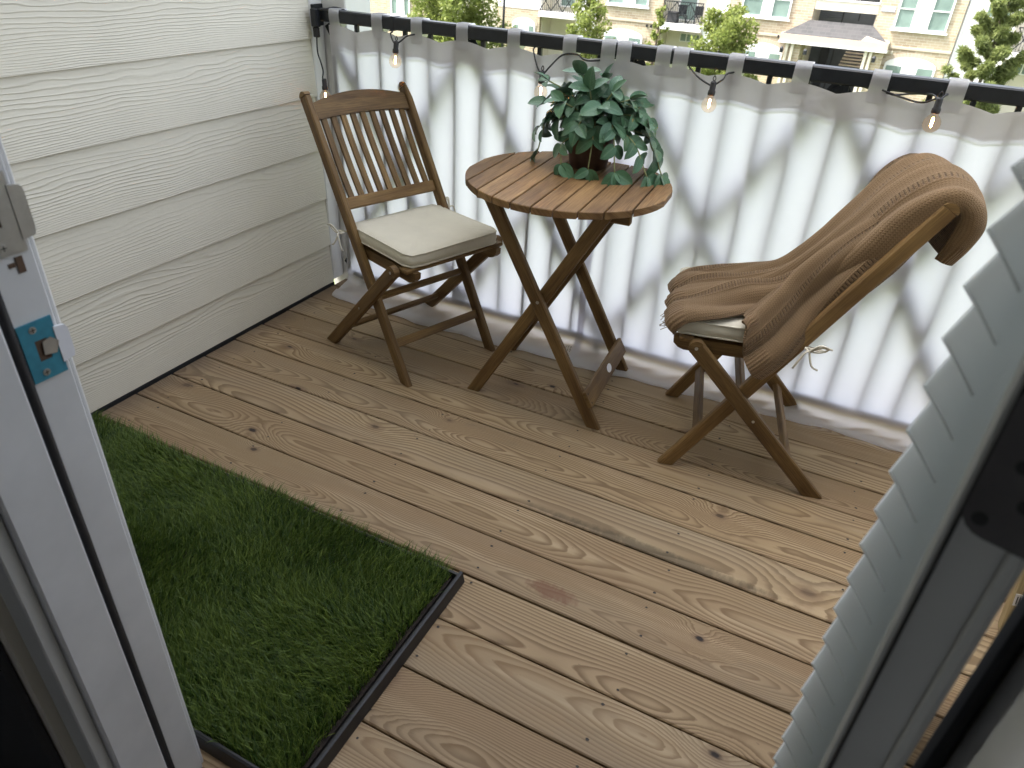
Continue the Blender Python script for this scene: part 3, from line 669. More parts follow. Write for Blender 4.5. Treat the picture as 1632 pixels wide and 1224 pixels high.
# ================================================================== RAILING
RY = .185
rail = empty('railing', (1.3, RY, 0), label='black metal balcony railing with crossed braces behind the curtain', cat='railing')
def rl(mb, name, mt='black', **k):
    o = mb.build(name, mt, None, **k); o.parent = rail; o.matrix_parent_inverse = Matrix.Translation((-1.3, -RY, 0)); return o
RT = 1.068
rl(MB().box((.012, .160, RT-.040), (2.64, .205, RT), .004), 'top_rail')
rl(MB().box((.102, .168, .055), (2.64, .200, .088), .003), 'bottom_rail')
for k in range(26):
    x = .085+.1016*k
    if x > 2.6: break
    rl(MB().box((x-.0068, .166, .0885), (x+.0068, .180, RT-.0405), .001), 'baluster')
for xc in (.345, .925, 1.505, 2.085, 2.665):
    for sg in (-1, 1):
        a, b_ = Vector((xc-sg*.29, .1865+.0025*sg, .092)), Vector((xc+sg*.29, .1865+.0025*sg, RT-.045))
        if max(a.x, b_.x) > 2.66: continue
        rl(MB().bar(a, b_, .042, .0045, (1, 0, 0), .001), 'cross_brace')
for xp in (.16, 1.215, 2.4): rl(MB().box((xp-.019, .1685, -.012), (xp+.019, .2035, .0545), .002), 'post_foot')
rl(MB().box((.338, .1585, RT-.0425), (.352, .2065, RT+.0015), .001), 'rail_sleeve')
rl(MB().box((.001, .155, RT-.058), (.0118, .212, RT+.012), .003), 'bracket')
# power adapter at the end of the rail
ad = empty('power_adapter', (.03, .145, 1.0), label='black plug adapter on the white post at the end of the rail', cat='adapter')
o = MB().box((-.014, -.012, .025), (.016, .0125, .085), .005).build('adapter_body', 'black', ad)
MB().box((-.010, -.008, -.008), (.012, .008, .0245), .003).build('plug', 'rubber', ad)
ad.location = (.030, .1415, .985)

# ================================================================== CURTAINS
HX = np.array([0, .12, .61, 1.15, 1.51, 2.01, 2.27, 2.62]); HY = np.array([.05, .040, .028, .055, .080, .112, .112, .112])
def curtain(name, x0, x1, tabs, yoff, label, seed):
    c = empty(name, (x0, .14, 0), label=label, cat='curtain', group=None)
    rs = np.random.default_rng(seed); nx = int((x1-x0)/.0085); nz = 120
    xs = np.linspace(x0, x1, nx)
    ph = rs.uniform(0, 6.28, 8)
    def fold(x, z):
        a = .0042*np.sin(x*21+ph[0]+.15*np.sin(z*3+ph[1]))+.0030*np.sin(x*37+ph[2]+.15*np.sin(z*2.1))+.0012*np.sin(x*83+ph[3])
        b_ = .004*np.sin(x*7+ph[4]+z*.6)
        k = .55+.45*np.clip((1.0-z)/.4, 0, 1)
        wr = .0008*np.sin(x*55+z*38+ph[5])*np.sin(z*23+x*17+ph[6])
        return np.minimum(.1605+yoff*.45+(a+b_)*k*(.42 if seed == 3 else .26)+wr*.4, .1655)
    tx = np.array(tabs)
    dmin = np.min(np.abs(xs[:, None]-tx[None]), axis=1)
    ztop = 1.0225-.016*np.clip(dmin/.09, 0, 1.2)**1.5
    hem = np.interp(xs, HX, HY)+.006*np.sin(xs*19+ph[7])+.003*np.sin(xs*47)
    V = np.zeros((nx, nz, 3))
    # arc-length description: s from 0 (top) to S: vertical part then a curl onto the deck
    for i, x in enumerate(xs):
        zc = .052+.012*math.sin(x*9+ph[1]); yb = float(fold(x, zc))
        n1 = int(nz*.72)
        zz = np.linspace(ztop[i], zc, n1); V[i, :n1, 0] = x; V[i, :n1, 1] = fold(x, zz); V[i, :n1, 2] = zz
        t = np.linspace(0, 1, nz-n1+1)[1:]
        ye = hem[i]+yoff*.5
        P0 = np.array([yb, zc]); P1 = np.array([yb-.004, .008]); P2 = np.array([(yb+ye)/2, .020+.010*math.sin(x*31+ph[2])]); P3 = np.array([ye, .004])
        B = ((1-t)**3)[:, None]*P0+(3*(1-t)**2*t)[:, None]*P1+(3*(1-t)*t*t)[:, None]*P2+(t**3)[:, None]*P3
        rip = .0025*np.sin(x*60+t*9)*np.sin(t*math.pi)
        V[i, n1:, 0] = x+.004*np.sin(t*5+x*20); V[i, n1:, 1] = B[:, 0]; V[i, n1:, 2] = np.maximum(B[:, 1]+rip, .0035)
    V[:, :, 0] += .004*np.sin(V[:, :, 2]*6+ph[3])
    def grid(A, nm, par, mt='curtain'):
        a, b_ = A.shape[:2]; idx = np.arange(a*b_).reshape(a, b_)
        q = np.stack([idx[:-1, :-1], idx[1:, :-1], idx[1:, 1:], idx[:-1, 1:]], -1).reshape(-1, 4)
        me = np_mesh(nm, (A-np.array([x0, .14, 0])).reshape(-1, 3), q); return link(nm, me, mt, par, True)
    cl = grid(V, 'cloth', c)
    def zrow(z): return int(np.argmin(np.abs(V[nx//2, :int(nz*.72), 2]-z)))
    B = V[:, :zrow(.945)+1].copy(); B[:, :, 1] += .0035; grid(B, 'top_hem', c); B = B[:, :-1].copy(); B[:, :, 1] -= .0018; grid(B, 'hem_dimmer', c, 'tape')  # last layer is added to hold back light and grey the band
    st = V[:, zrow(.948):zrow(.941)+1].copy()
    B = V[:, int(nz*.93):].copy(); B[:, :, 2] += .006; B[:, -1, 2] -= .004; grid(B, 'bottom_hem', c)
    for sl_ in (slice(0, 4), slice(nx-4, nx)):
        B = V[sl_, :int(nz*.9)].copy(); B[:, :, 1] += .003; grid(B, 'side_hem', c)
    for tx_ in tabs:
        w = .046; ph_ = rs.uniform(-.4, .4); rows = []
        yf = float(fold(tx_, 1.02))-.001
        path = [(yf, .995), (yf-.002, 1.02), (.1555, 1.045), (.1560, RT-.006), (.1615, RT+.0042), (.183, RT+.005), (.2035, RT+.004), (.2085, RT-.008), (.2085, 1.03), (.190, 1.018), (yf+.012, 1.012), (yf+.0075, .995)]
        path = [(p[0]+(.0 if i < 2 or i > 9 else 0), p[1]) for i, p in enumerate(path)]
        pts = catmull([(0, a, b2) for a, b2 in path], 4)
        A = np.zeros((5, len(pts), 3))
        for i in range(5):
            for j, p in enumerate(pts):
                A[i, j] = (tx_+(i/4-.5)*w*(1-.06*math.sin(math.pi*j/len(pts)))+.002*ph_*p.z*5, p.y, p.z)
        grid(A, 'tab', c)
    return c, V
T1 = [.100, .288, .447, .622, .812, 1.003, 1.128]
T2 = [1.184, 1.297, 1.352, 1.513, 1.693, 1.885, 2.066, 2.26, 2.45]
c1, V1 = curtain('curtain', .072, 1.160, T1, .0, 'white tab curtain panel behind the slatted wooden chair, beside the siding', 3)
c2, V2 = curtain('curtain', 1.128, 2.60, T2, -.0065, 'white tab curtain panel behind the chair with the brown throw', 5)
# small printed care text on the lower corner of the first panel
i0 = np.argmin(np.abs(V1[:, 0, 0]-1.128)); mb = MB()
for r_ in range(9):
    for q in range(3):
        if random.random() < .3: continue
        t = int(120*.80)+r_; P = V1[i0-2+q*1, t]; Q = V1[i0-2+q*1, min(119, t+1)]
        P = Vector(P); Q = Vector(Q); w = random.uniform(.003, .006); d_ = Q-P
        n_ = Vector((1, 0, 0)).cross(d_).normalized(); n_ = n_ if n_.y < 0 or n_.z > 0 else -n_
        off = n_*.0012
        mb.add([P+off, P+off+Vector((w, 0, 0)), P+off+Vector((w, 0, 0))+d_*.5, P+off+d_*.5], [(0, 1, 2, 3)])
o = mb.build('care_print', 'ink', None, flip=False); o.parent = c1; o.matrix_parent_inverse = Matrix.Translation((-.072, -.14, 0))

# ================================================================== STRING LIGHTS
sg = empty('string_lights', (.4, .12, .9), label='black cable string lights with glowing round bulbs hung along the curtain rail', cat='string lights')
def sgl(mb, name, mt, par=None, **k):
    o = mb.build(name, mt, None, **k); o.parent = par or sg; o.matrix_parent_inverse = Matrix.Translation((-.4, -.12, -.9)); return o
path = [(.030, .142, .985), (.034, .135, .93), (.050, .128, .90), (.060, .125, .87), (.056, .124, .845), (.064, .120, .838)]
sgl(MB().tube(catmull(path, 6), .0026, 6), 'cable', 'rubber', smooth=True)
path = [(.040, .150, 1.062), (.07, .150, 1.070), (.10, .200, 1.072), (.22, .212, 1.03), (.315, .200, 1.020), (.345, .150, 1.018), (.372, .124, 1.000), (.387, .119, .992), (.405, .124, 1.003), (.43, .150, 1.022),
        (.52, .212, 1.03), (.70, .214, 1.025), (.86, .205, 1.03), (.885, .150, 1.022), (.915, .122, .980), (.937, .116, .962), (.958, .122, .985), (.985, .150, 1.018), (1.03, .158, 1.024), (1.06, .150, 1.012), (1.10, .158, 1.014),
        (1.2, .212, 1.03), (1.35, .210, 1.03), (1.385, .155, 1.025), (1.42, .125, 1.008), (1.455, .117, .994), (1.468, .116, .993), (1.49, .124, 1.010), (1.51, .155, 1.028), (1.65, .212, 1.03), (1.82, .214, 1.028), (1.92, .206, 1.014),
        (1.97, .205, 1.022), (2.02, .140, 1.035), (2.036, .117, 1.022), (2.05, .130, 1.04), (2.09, .205, 1.03), (2.4, .212, 1.03), (2.6, .21, 1.03)]
sgl(MB().tube(catmull(path, 5), .0026, 6), 'cable', 'rubber', smooth=True)
# second strand of the loop seen under the rail
sgl(MB().tube(catmull([(1.90, .150, 1.030), (1.95, .152, 1.018), (2.00, .150, 1.012), (2.035, .135, 1.03)], 6), .0026, 6), 'cable', 'rubber', smooth=True)
prof_s = [(.0, .030), (.006, .030), (.0085, .026), (.0085, .006), (.0105, .003), (.0105, -.006), (.0095, -.008), (0, -.008)]
prof_b = [(.0085, 0), (.0095, -.004), (.015, -.009), (.0195, -.016), (.0215, -.025), (.0200, -.034), (.0155, -.041), (.0085, -.0458), (.0012, -.047)]
bulbs = [(.387, .117, .972, .12), (.937, .113, .942, .02), (1.468, .112, .975, .03), (2.037, .113, 1.004, -.02)]
for (x, y, z, tilt) in bulbs:
    s_ = MB().lathe(prof_s, 14).build('socket', 'rubber', sg, True); s_.location = (x-.4, y-.12, z-.9); s_.rotation_euler = (0, tilt, 0)
    MB().tube(catmull([(0, 0, .029), (.004, 0, .036), (0, 0, .044), (-.004, 0, .036), (0, 0, .030)], 5), .0014, 6).build('hook', 'rubber', s_, True)
    b_ = MB().lathe(prof_b, 20).build('bulb', 'bulb', sg, True); b_.location = (x-.4, y-.12, z-.9-.008); b_.rotation_euler = (0, tilt, 0)
    MB().lathe([(.001, -.010), (.0026, -.013), (.0026, -.031), (.001, -.034)], 8).build('filament', 'filament', b_, True)
s_ = MB().lathe(prof_s, 14).build('socket', 'rubber', sg, True); s_.location = (.066-.4, 0, .815-.9)
s2 = MB().lathe(prof_b, 20).build('bulb', 'bulb', sg, True); s2.location = (.066-.4, 0, .807-.9)
MB().lathe([(.001, -.010), (.0026, -.013), (.0026, -.031), (.001, -.034)], 8).build('filament', 'filament', s2, True)

# ================================================================== CHAIRS
def make_chair(name, loc, fw_ang, label):
    """local frame: +x forward, +y chair's left, z up"""
    c = empty(name, loc, fw_ang, label=label, cat='chair', group='folding wooden chairs')
    Z0 = ((0, 0, 0), (0, 0, 1)); X = (1, 0, 0)
    Af, At = Vector((.222, 0, 0)), Vector((-.283, 0, .862)); Bf, Bt = Vector((-.203, 0, 0)), Vector((.205, 0, .418))
    vA, vB, vR = .195, .2205, .1715
    Ad = (At-Af).normalized(); Bd = (Bt-Bf).normalized()
    for s in (-1, 1):
        yv = Vector((0, s*vA, 0)); mb = MB()
        mb.bar(Af+yv, At+yv-Ad*.012, .040, .0225, X, .004, cut0=Z0)
        # rounded top of the back post
        n_ = Vector((Ad.z, 0, -Ad.x)); P = At+yv-Ad*.012
        poly = [P+n_*(.020*math.cos(a))+Ad*(.015*math.sin(a)) for a in np.linspace(0, math.pi, 9)]
        V = [p+Vector((0, q, 0)) for q in (-.0105, .0105) for p in poly]; k = 9
        mb.add(V, [tuple(range(k)), tuple(range(2*k-1, k-1, -1))]+[(i, i+1, k+i+1, k+i) for i in range(k-1)])
        mb.build('back_leg', 'acacia', c)
        yv = Vector((0, s*vB, 0)); mb = MB()
        mb.bar(Bf+yv, Bt+yv, .042, .0225, X, .004, cut0=Z0)
        n_ = Vector((Bd.z, 0, -Bd.x)); P = Bt+yv-Bd*.001
        poly = [P+n_*(.021*math.cos(a))+Bd*(.021*math.sin(a)) for a in np.linspace(0, math.pi, 11)]
        V = [p+Vector((0, q, 0)) for q in (-.0105, .0105) for p in poly]; k = 11
        mb.add(V, [tuple(range(k)), tuple(range(2*k-1, k-1, -1))]+[(i, i+1, k+i+1, k+i) for i in range(k-1)])
        lg = mb.build('front_leg', 'acacia', c)
        for (q, r_) in ((Bt, .0048), (Bf.lerp(Bt, .53), .004)):
            MB().prism([(q.x+r_*math.cos(a), q.z+r_*math.sin(a)) for a in np.linspace(0, 6.283, 12, endpoint=False)], 1, s*(vB+.0112), s*(vB+.0128)).build('bolt', 'steel', lg)
        # side rail of the seat
        mb = MB(); y0, y1 = sorted((s*vR-.011, s*vR+.011))
        prof = [(-.040, .388), (.235, .383), (.252, .389), (.266, .402), (.268, .422), (-.040, .420)]
        mb.prism(prof, 1, y0, y1); mb.build('seat_rail', 'acacia', c)
    for i in range(7):
        x = -.052+i*.0475
        MB().bar((x, -.206 if i == 6 else -.160, .4265-.0), (x, .206 if i == 6 else .160, .4265), .040, .013, X, .003).build('seat_slat', 'acacia', c)
    # stretchers
    def at(A, B, z): return A.lerp(B, (z-A.z)/(B.z-A.z))
    p = at(Af, At, .125); MB().bar(p+Vector((0, -vA+.0115, 0)), p+Vector((0, vA-.0115, 0)), .030, .018, Ad, .003).build('stretcher', 'acacia', c)
    p = at(Bf, Bt, .095); MB().bar(p+Vector((0, -vB+.0115, 0)), p+Vector((0, vB-.0115, 0)), .028, .018, Bd, .003).build('stretcher', 'acacia', c)
    p = at(Bf, Bt, .262); MB().bar(p+Vector((0, -vB+.0115, .0)), p+Vector((0, vB-.0115, .0)), .026, .020, Bd, .003).build('stretcher', 'acacia', c)
    # back: arched top rail, lower rail, nine slats
    nB = Vector((Ad.z, 0, -Ad.x))                      # forward normal of the back plane
    def bk(z, y, off=0): q = at(Af, At, z); return Vector((q.x, y, q.z))+nB*off
    mb = MB(); N = 14; V = []
    for i in range(N+1):
        y = -vA+.0115+(2*vA-.023)*i/N; bow = 1-(y/vA)**2; off = -.010*bow
        zl, zh = .782+.012*bow, .826+.030*bow
        for (z, o_) in ((zl, -.009), (zh, -.009), (zh, .009), (zl, .009)): V.append(bk(z, y, off+o_))
    F = [(3, 2, 1, 0), (4*N, 4*N+1, 4*N+2, 4*N+3)]; U = None
    for i in range(N):
        for k in range(4): F.append((4*i+k, 4*i+(k+1) % 4, 4*i+4+(k+1) % 4, 4*i+4+k))
    U = [[(V[i].y, V[i].z*.9) for i in f] for f in F]
    mb.add(V, F, U); mb.build('top_rail', 'acacia', c)
    MB().bar(bk(.545, -vA+.0115), bk(.545, vA-.0115), .038, .019, Ad, .003).build('lower_rail', 'acacia', c)
    for i in range(9):
        y = -.156+i*.039; bow = 1-(y/vA)**2; mb = MB()
        P = [bk(.560, y, 0), bk(.64, y, -.006), bk(.72, y, -.009*bow-.002), bk(.79+.012*bow, y, -.010*bow)]
        P = catmull(P, 3); V = []; F = []; n = len(P)
        for q in P:
            for (dy, dn) in ((-.0095, -.005), (.0095, -.005), (.0095, .005), (-.0095, .005)): V.append(q+Vector((0, dy, 0))+nB*dn)
        for k in range(n-1):
            for e_ in range(4): F.append((4*k+e_, 4*k+(e_+1) % 4, 4*k+4+(e_+1) % 4, 4*k+4+e_))
        F += [(3, 2, 1, 0), tuple(4*n-4+e_ for e_ in range(4))]
        U = [[(V[i].z, (i % 4)*.012) for i in f] for f in F]
        mb.add(V, F, U); mb.build('slat', 'acacia', c)
    return c
LA = math.atan2(-.331, .944); RA = math.atan2(-.218, -.976)
OL = Vector((.577, -.108, 0)); OR = Vector((1.80, -.088, 0))
chL = make_chair('folding_chair', OL, LA, 'slatted wooden folding chair by the siding wall with a bare backrest')
chR = make_chair('folding_chair', OR, RA, 'wooden folding chair with a brown knit throw over its backrest')

def make_cushion(name, chair_loc, ang, label, seed, tied=(-1, 1)):
    cx, hx, hy, z0, th = (.080 if seed == 1 else .098), .178, .194, .4345, .044
    c = empty(name, (0, 0, 0), 0, label=label, cat='cushion', group='ivory seat cushions')
    c.location = Vector(chair_loc); c.rotation_euler = (0, 0, ang)
    rs = random.Random(seed); n = 36
    def ring(k, inset, z, rnd=.035):
        P = []
        for i in range(n*4):
            a = 2*math.pi*i/(n*4); e = .22                # superellipse outline
            ca, sa = math.cos(a), math.sin(a)
            x = math.copysign(abs(ca)**e, ca); y = math.copysign(abs(sa)**e, sa)
            taper = 1-.04*(1-x)/2
            P.append((cx+x*(hx-inset), y*(hy*taper-inset), z+(.0016*math.sin(a*3+seed)+.001*math.sin(a*11))*max(0, 1-inset/.10)))
        return P
    lev = [(.03, z0), (.006, z0+.001), (.001, z0+.005), (-.0015, z0+th*.5), (.001, z0+th-.004), (.005, z0+th), (.03, z0+th+.004), (.08, z0+th+.0055), (.13, z0+th+.006), (.155, z0+th+.006), (.170, z0+th+.006)]
    V, F = [], []; m_ = n*4
    for (ins, z) in lev: V += ring(0, ins, z)
    for l in range(len(lev)-1):
        for i in range(m_): F.append((l*m_+i, l*m_+(i+1) % m_, (l+1)*m_+(i+1) % m_, (l+1)*m_+i))
    V.append((cx, 0, lev[-1][1])); top_ = len(V)-1
    F += [((len(lev)-1)*m_+i, (len(lev)-1)*m_+(i+1) % m_, top_) for i in range(m_)]; F.append(tuple(range(m_-1, -1, -1)))
    MB().add(V, F).build('pad', 'cushion', c, True)
    for z in (z0+.004, z0+th-.002):
        P = ring(0, .001, z); P.append(P[0]); P.append(P[1])
        MB().tube([P[i] for i in range(0, len(P), 2)], .0028, 6, False).build('piping', 'cushion', c, True)
    for s in tied:                                       # tape ties knotted round the back posts
        px, py = -.075, s*.218
        pts = [(cx-hx+.01, s*.185, .452), (-.115, s*.205, .455), (px-.02, py+s*.002, .462), (px+.012, py+s*.004, .466), (px+.006, s*.235, .464)]
        MB().tube(catmull(pts, 4), .0030, 6).build('tie', 'twine', c, True)
        for (dx, dz, bend) in ((-.05, .018, .02), (.03, -.05, .015), (-.03, -.045, -.02)):
            q = Vector((px+.004, s*.236, .464))
            MB().tube(catmull([q, q+Vector((dx*.4, s*.012, dz*.3+bend)), q+Vector((dx, s*.010, dz))], 5), .0027, 6).build('tie', 'twine', c, True)
        MB().tube(catmull([(px+.004, s*.236, .464), (px-.02, s*.245, .484), (px-.038, s*.240, .478), (px-.02, s*.238, .466), (px+.004, s*.236, .464)], 4), .0027, 6).build('tie', 'twine', c, True)
    return c
cuL = make_cushion('seat_cushion', OL, LA, 'flat ivory box cushion with piping on the chair by the siding', 1)
cuR = make_cushion('seat_cushion', OR, RA, 'ivory box cushion partly covered by the brown knit throw', 2, (1,))

# ================================================================== KNIT THROW
def surf(ctrl, nu, nv):
    """ctrl[row][col] -> Catmull-Rom tensor surface; rows run along the throw"""
    rows = [catmull(r_, nv) for r_ in ctrl]; ncol = len(rows[0])
    cols = [catmull([rows[i][j] for i in range(len(rows))], nu) for j in range(ncol)]
    return np.array([[tuple(cols[j][i]) for j in range(ncol)] for i in range(len(cols[0]))])
th = empty('knit_throw', OR, RA, label='brown knitted throw blanket draped over the folding chair back and seat', cat='blanket')
def throw_patch(ctrl, nu, nv, name, folds, ribs, uoff):
    A = surf(ctrl, nu, nv); a, b_ = A.shape[:2]
    du = np.gradient(A, axis=0); dv = np.gradient(A, axis=1); N = np.cross(du, dv); N /= np.linalg.norm(N, axis=2, keepdims=True)+1e-9
    seg = np.linalg.norm(np.diff(A, axis=0), axis=2).mean(1); along = np.concatenate([[0], np.cumsum(seg)])
    segv = np.linalg.norm(np.diff(A, axis=1), axis=2).mean(0); across = np.concatenate([[0], np.cumsum(segv)])
    W = across/across[-1]; S = along/along[-1]
    D = folds(S[:, None], W[None, :])
    A = A+N*D[:, :, None]
    idx = np.arange(a*b_).reshape(a, b_)
    q = np.stack([idx[:-1, :-1], idx[1:, :-1], idx[1:, 1:], idx[:-1, 1:]], -1).reshape(-1, 4)
    me = np_mesh(name, A.reshape(-1, 3), q)
    uvl = me.uv_layers.new(name='UVMap')
    full = .62                                            # the cloth keeps its stitch width, bunched into folds
    UV = np.stack(np.broadcast_arrays(uoff+W[None, :]*full, along[:, None]), -1).reshape(-1, 2)
    uvl.data.foreach_set('uv', UV[q.ravel()].astype(np.float32).ravel())
    rb = np.broadcast_to(ribs(along, along[-1])[:, None], (a, b_)).ravel(); fill_attr(me, 'rib', rb)
    o = link(name, me, 'knit', th, True)
    so = o.modifiers.new('thick', 'SOLIDIFY'); so.thickness = .009; so.offset = 1
    return o
V3 = lambda *t: Vector(t)
# main drape: rows from the hem behind the back, over the top rail, down and forward along the seat; columns from far (-y) to near (+y)
main = [
 [V3(-.325, -.225, .700), V3(-.345, -.12, .690), V3(-.348, 0, .690), V3(-.344, .09, .700), V3(-.336, .150, .712), V3(-.312, .172, .722), V3(-.296, .166, .728)],
 [V3(-.345, -.228, .755), V3(-.366, -.12, .752), V3(-.368, 0, .752), V3(-.366, .09, .756), V3(-.356, .160, .762), V3(-.328, .186, .768), V3(-.302, .176, .770)],
 [V3(-.350, -.230, .818), V3(-.370, -.12, .822), V3(-.376, 0, .824), V3(-.374, .09, .822), V3(-.364, .168, .816), V3(-.338, .195, .812), V3(-.306, .182, .808)],
 [V3(-.325, -.225, .858), V3(-.338, -.12, .870), V3(-.344, 0, .880), V3(-.344, .09, .878), V3(-.338, .168, .868), V3(-.322, .196, .854), V3(-.304, .190, .838)],
 [V3(-.268, -.222, .868), V3(-.268, -.12, .888), V3(-.272, 0, .902), V3(-.274, .09, .902), V3(-.274, .165, .888), V3(-.282, .192, .870), V3(-.292, .192, .846)],
 [V3(-.222, -.215, .818), V3(-.206, -.12, .836), V3(-.200, 0, .846), V3(-.196, .09, .846), V3(-.200, .150, .830), V3(-.226, .182, .806), V3(-.256, .188, .780)],
 [V3(-.182, -.210, .722), V3(-.152, -.12, .735), V3(-.132, 0, .744), V3(-.128, .08, .742), V3(-.138, .140, .722), V3(-.170, .174, .694), V3(-.206, .182, .672)],
 [V3(-.104, -.207, .622), V3(-.086, -.12, .634), V3(-.068, -.02, .642), V3(-.064, .055, .640), V3(-.076, .115, .622), V3(-.104, .148, .590), V3(-.134, .160, .566)],
 [V3(-.014, -.205, .534), V3(-.004, -.125, .548), V3(.006, -.04, .556), V3(.010, .020, .556), V3(.006, .070, .542), V3(-.008, .102, .520), V3(-.030, .112, .504)],
 [V3(.080, -.205, .494), V3(.086, -.135, .506), V3(.092, -.05, .518), V3(.094, .010, .522), V3(.092, .070, .512), V3(.088, .108, .498), V3(.080, .128, .490)],
 [V3(.170, -.180, .490), V3(.170, -.11, .498), V3(.172, -.03, .506), V3(.174, .055, .512), V3(.174, .120, .510), V3(.170, .166, .497), V3(.164, .184, .489)],
 [V3(.236, -.135, .489), V3(.240, -.08, .494), V3(.242, .005, .500), V3(.244, .090, .505), V3(.244, .150, .503), V3(.240, .196, .491), V3(.234, .212, .481)],
 [V3(.268, -.075, .487), V3(.276, -.030, .491), V3(.279, .040, .494), V3(.280, .105, .496), V3(.277, .165, .490), V3(.270, .212, .476), V3(.262, .226, .466)],
 [V3(.280, -.060, .468), V3(.291, -.020, .472), V3(.295, .045, .472), V3(.296, .110, .470), V3(.291, .170, .466), V3(.282, .216, .458), V3(.274, .230, .450)],
]
def sstep(x, a, b_): t = np.clip((x-a)/(b_-a), 0, 1); return t*t*(3-2*t)
def folds_main(S, W):
    m1 = sstep(S, .10, .30)*(1-.35*sstep(S, .72, .95))
    f = .0085*np.sin(W*21+2.6*S*S*3+.8)*m1 + .0045*np.sin(W*43+5*S+1)*m1
    f += .010*np.exp(-((W-.62-.10*S)/.05)**2)*sstep(S, .35, .55)*(1-sstep(S, .80, .95))
    f += .006*np.exp(-((W-.30+.05*S)/.05)**2)*sstep(S, .3, .5)
    f -= .008*np.exp(-((W-.46)/.045)**2)*sstep(S, .45, .6)*(1-sstep(S, .85, .97))
    f += .0035*np.sin(S*26+W*9)*sstep(S, .6, .75)
    return f
throw_patch(main, 12, 16, 'drape', folds_main, lambda s, L: 1-sstep(L-s, .055, .062)*sstep(s, .055, .062), .0)
# near corner: slides off the drape and hangs over the side of the seat
side = [
 [V3(-.235, -.020, .840), V3(-.228, .055, .846), V3(-.226, .115, .838), V3(-.240, .160, .818), V3(-.268, .183, .800)],
 [V3(-.178, -.015, .772), V3(-.156, .060, .778), V3(-.156, .120, .764), V3(-.176, .160, .738), V3(-.212, .181, .712)],
 [V3(-.114, .000, .688), V3(-.086, .070, .696), V3(-.088, .128, .680), V3(-.114, .165, .646), V3(-.158, .180, .614)],
 [V3(-.056, .025, .606), V3(-.026, .090, .614), V3(-.030, .142, .592), V3(-.066, .172, .554), V3(-.112, .172, .526)],
 [V3(-.004, .070, .562), V3(.018, .130, .562), V3(.008, .178, .536), V3(-.030, .204, .494), V3(-.076, .170, .472)],
 [V3(.052, .105, .518), V3(.062, .165, .518), V3(.048, .214, .490), V3(.004, .236, .442), V3(-.046, .174, .430)],
 [V3(.078, .130, .503), V3(.086, .188, .504), V3(.076, .234, .468), V3(.034, .250, .408), V3(-.026, .178, .396)],
 [V3(.090, .146, .493), V3(.098, .202, .496), V3(.093, .244, .452), V3(.058, .256, .384), V3(.004, .186, .362)],
]
def folds_side(S, W):
    f = .009*np.sin(W*15+1.6*S+.4)*sstep(S, .05, .35)+.004*np.sin(W*33+4*S)
    f += .013*np.exp(-((W-.34)/.08)**2)*sstep(S, .25, .6)-.011*np.exp(-((W-.56)/.06)**2)*sstep(S, .3, .65)
    return f
throw_patch(side, 14, 18, 'corner_drape', folds_side, lambda s, L: 1-sstep(L-s, .05, .058), .13)
# frayed yarn ends at the hem
mb = MB()
for k in range(11):
    y = random.uniform(.13, .23); x = .292-.02*abs(y-.1); z = random.uniform(.452, .468)
    mb.tube(catmull([(x, y, z), (x+random.uniform(.004, .012), y+random.uniform(-.008, .008), z-random.uniform(-.003, .008)), (x+random.uniform(.006, .022), y+random.uniform(-.012, .018), z-random.uniform(.0, .018))], 3), .0009, 4)
tag(mb.build('frayed_yarn', 'knit', th), kind='stuff')

# ================================================================== TABLE
TC = Vector((1.140, -.098, 0)); TZ = .722
tb = empty('bistro_table', TC, R(3.5), label='round slatted wooden folding table holding the green plant', cat='table')
RR = .307; ns = 10; sw = 2*RR/ns
for i in range(ns):
    a, b_ = -RR+i*sw+.0022, -RR+(i+1)*sw-.0022
    a = max(a, -RR*.985); b_ = min(b_, RR*.985)
    xs = np.linspace(a, b_, 7); P = [(x, -math.sqrt(RR*RR-x*x)) for x in xs]+[(x, math.sqrt(RR*RR-x*x)) for x in xs[::-1]]
    n = len(P); cxm = (a+b_)/2; V = []
    for (z, k) in ((TZ-.020, .0015), (TZ-.0185, 0), (TZ-.002, 0), (TZ, .0018)):
        for (x, y) in P: V.append((x+(cxm-x)*k/.03, y*(1-k/RR), z))
    F = [tuple(range(n-1, -1, -1)), tuple(3*n+j for j in range(n))]
    for l in range(3):
        for j in range(n): F.append((l*n+j, l*n+(j+1) % n, (l+1)*n+(j+1) % n, (l+1)*n+j))
    U = [[(V[q][1], V[q][0]+V[q][2]) for q in f] for f in F]
    MB().add(V, F, U).build('top_slat', 'tabletop', tb)
Z0 = ((0, 0, 0), (0, 0, 1))
for (y0, y1, fx, txp, nm) in ((-.186, .186, .222, -.165, 'leg'), (-.160, .160, -.218, .165, 'leg')):
    for y in (y0, y1):
        ln = MB().bar((fx, y, 0), (txp, y, .682), .040, .022, (1, 0, 0), .004, cut0=Z0, cut1=((0, 0, .682), (0, 0, 1))).build(nm, 'acacia', tb)
for y in (-.134, .134):
    MB().bar((-.235, y, .681), (.235, y, .681), .022, .040, (0, 1, 0), .004).build('cleat', 'acacia', tb)
for y in (-.2, .2):
    MB().bar((-.20, y*.93, .6915), (-.12, y*.93, .6915), .022, .018, (0, 1, 0), .003).build('cleat', 'acacia', tb)
dleg = (Vector((-.165, 0, .682))-Vector((.222, 0, 0))).normalized(); nleg = Vector((dleg.z, 0, -dleg.x))
q = Vector((.222, 0, 0))+dleg*.105+nleg*.027
st = MB().bar(q+Vector((0, -.203, 0)), q+Vector((0, .203, 0)), .058, .014, dleg, .002).build('stretcher', 'acacia', tb)
V = [q+nleg*.0078+Vector((0, .020+.021*math.cos(a), 0))+dleg*(.014*math.sin(a)) for a in np.linspace(0, 2*math.pi, 24, endpoint=False)]
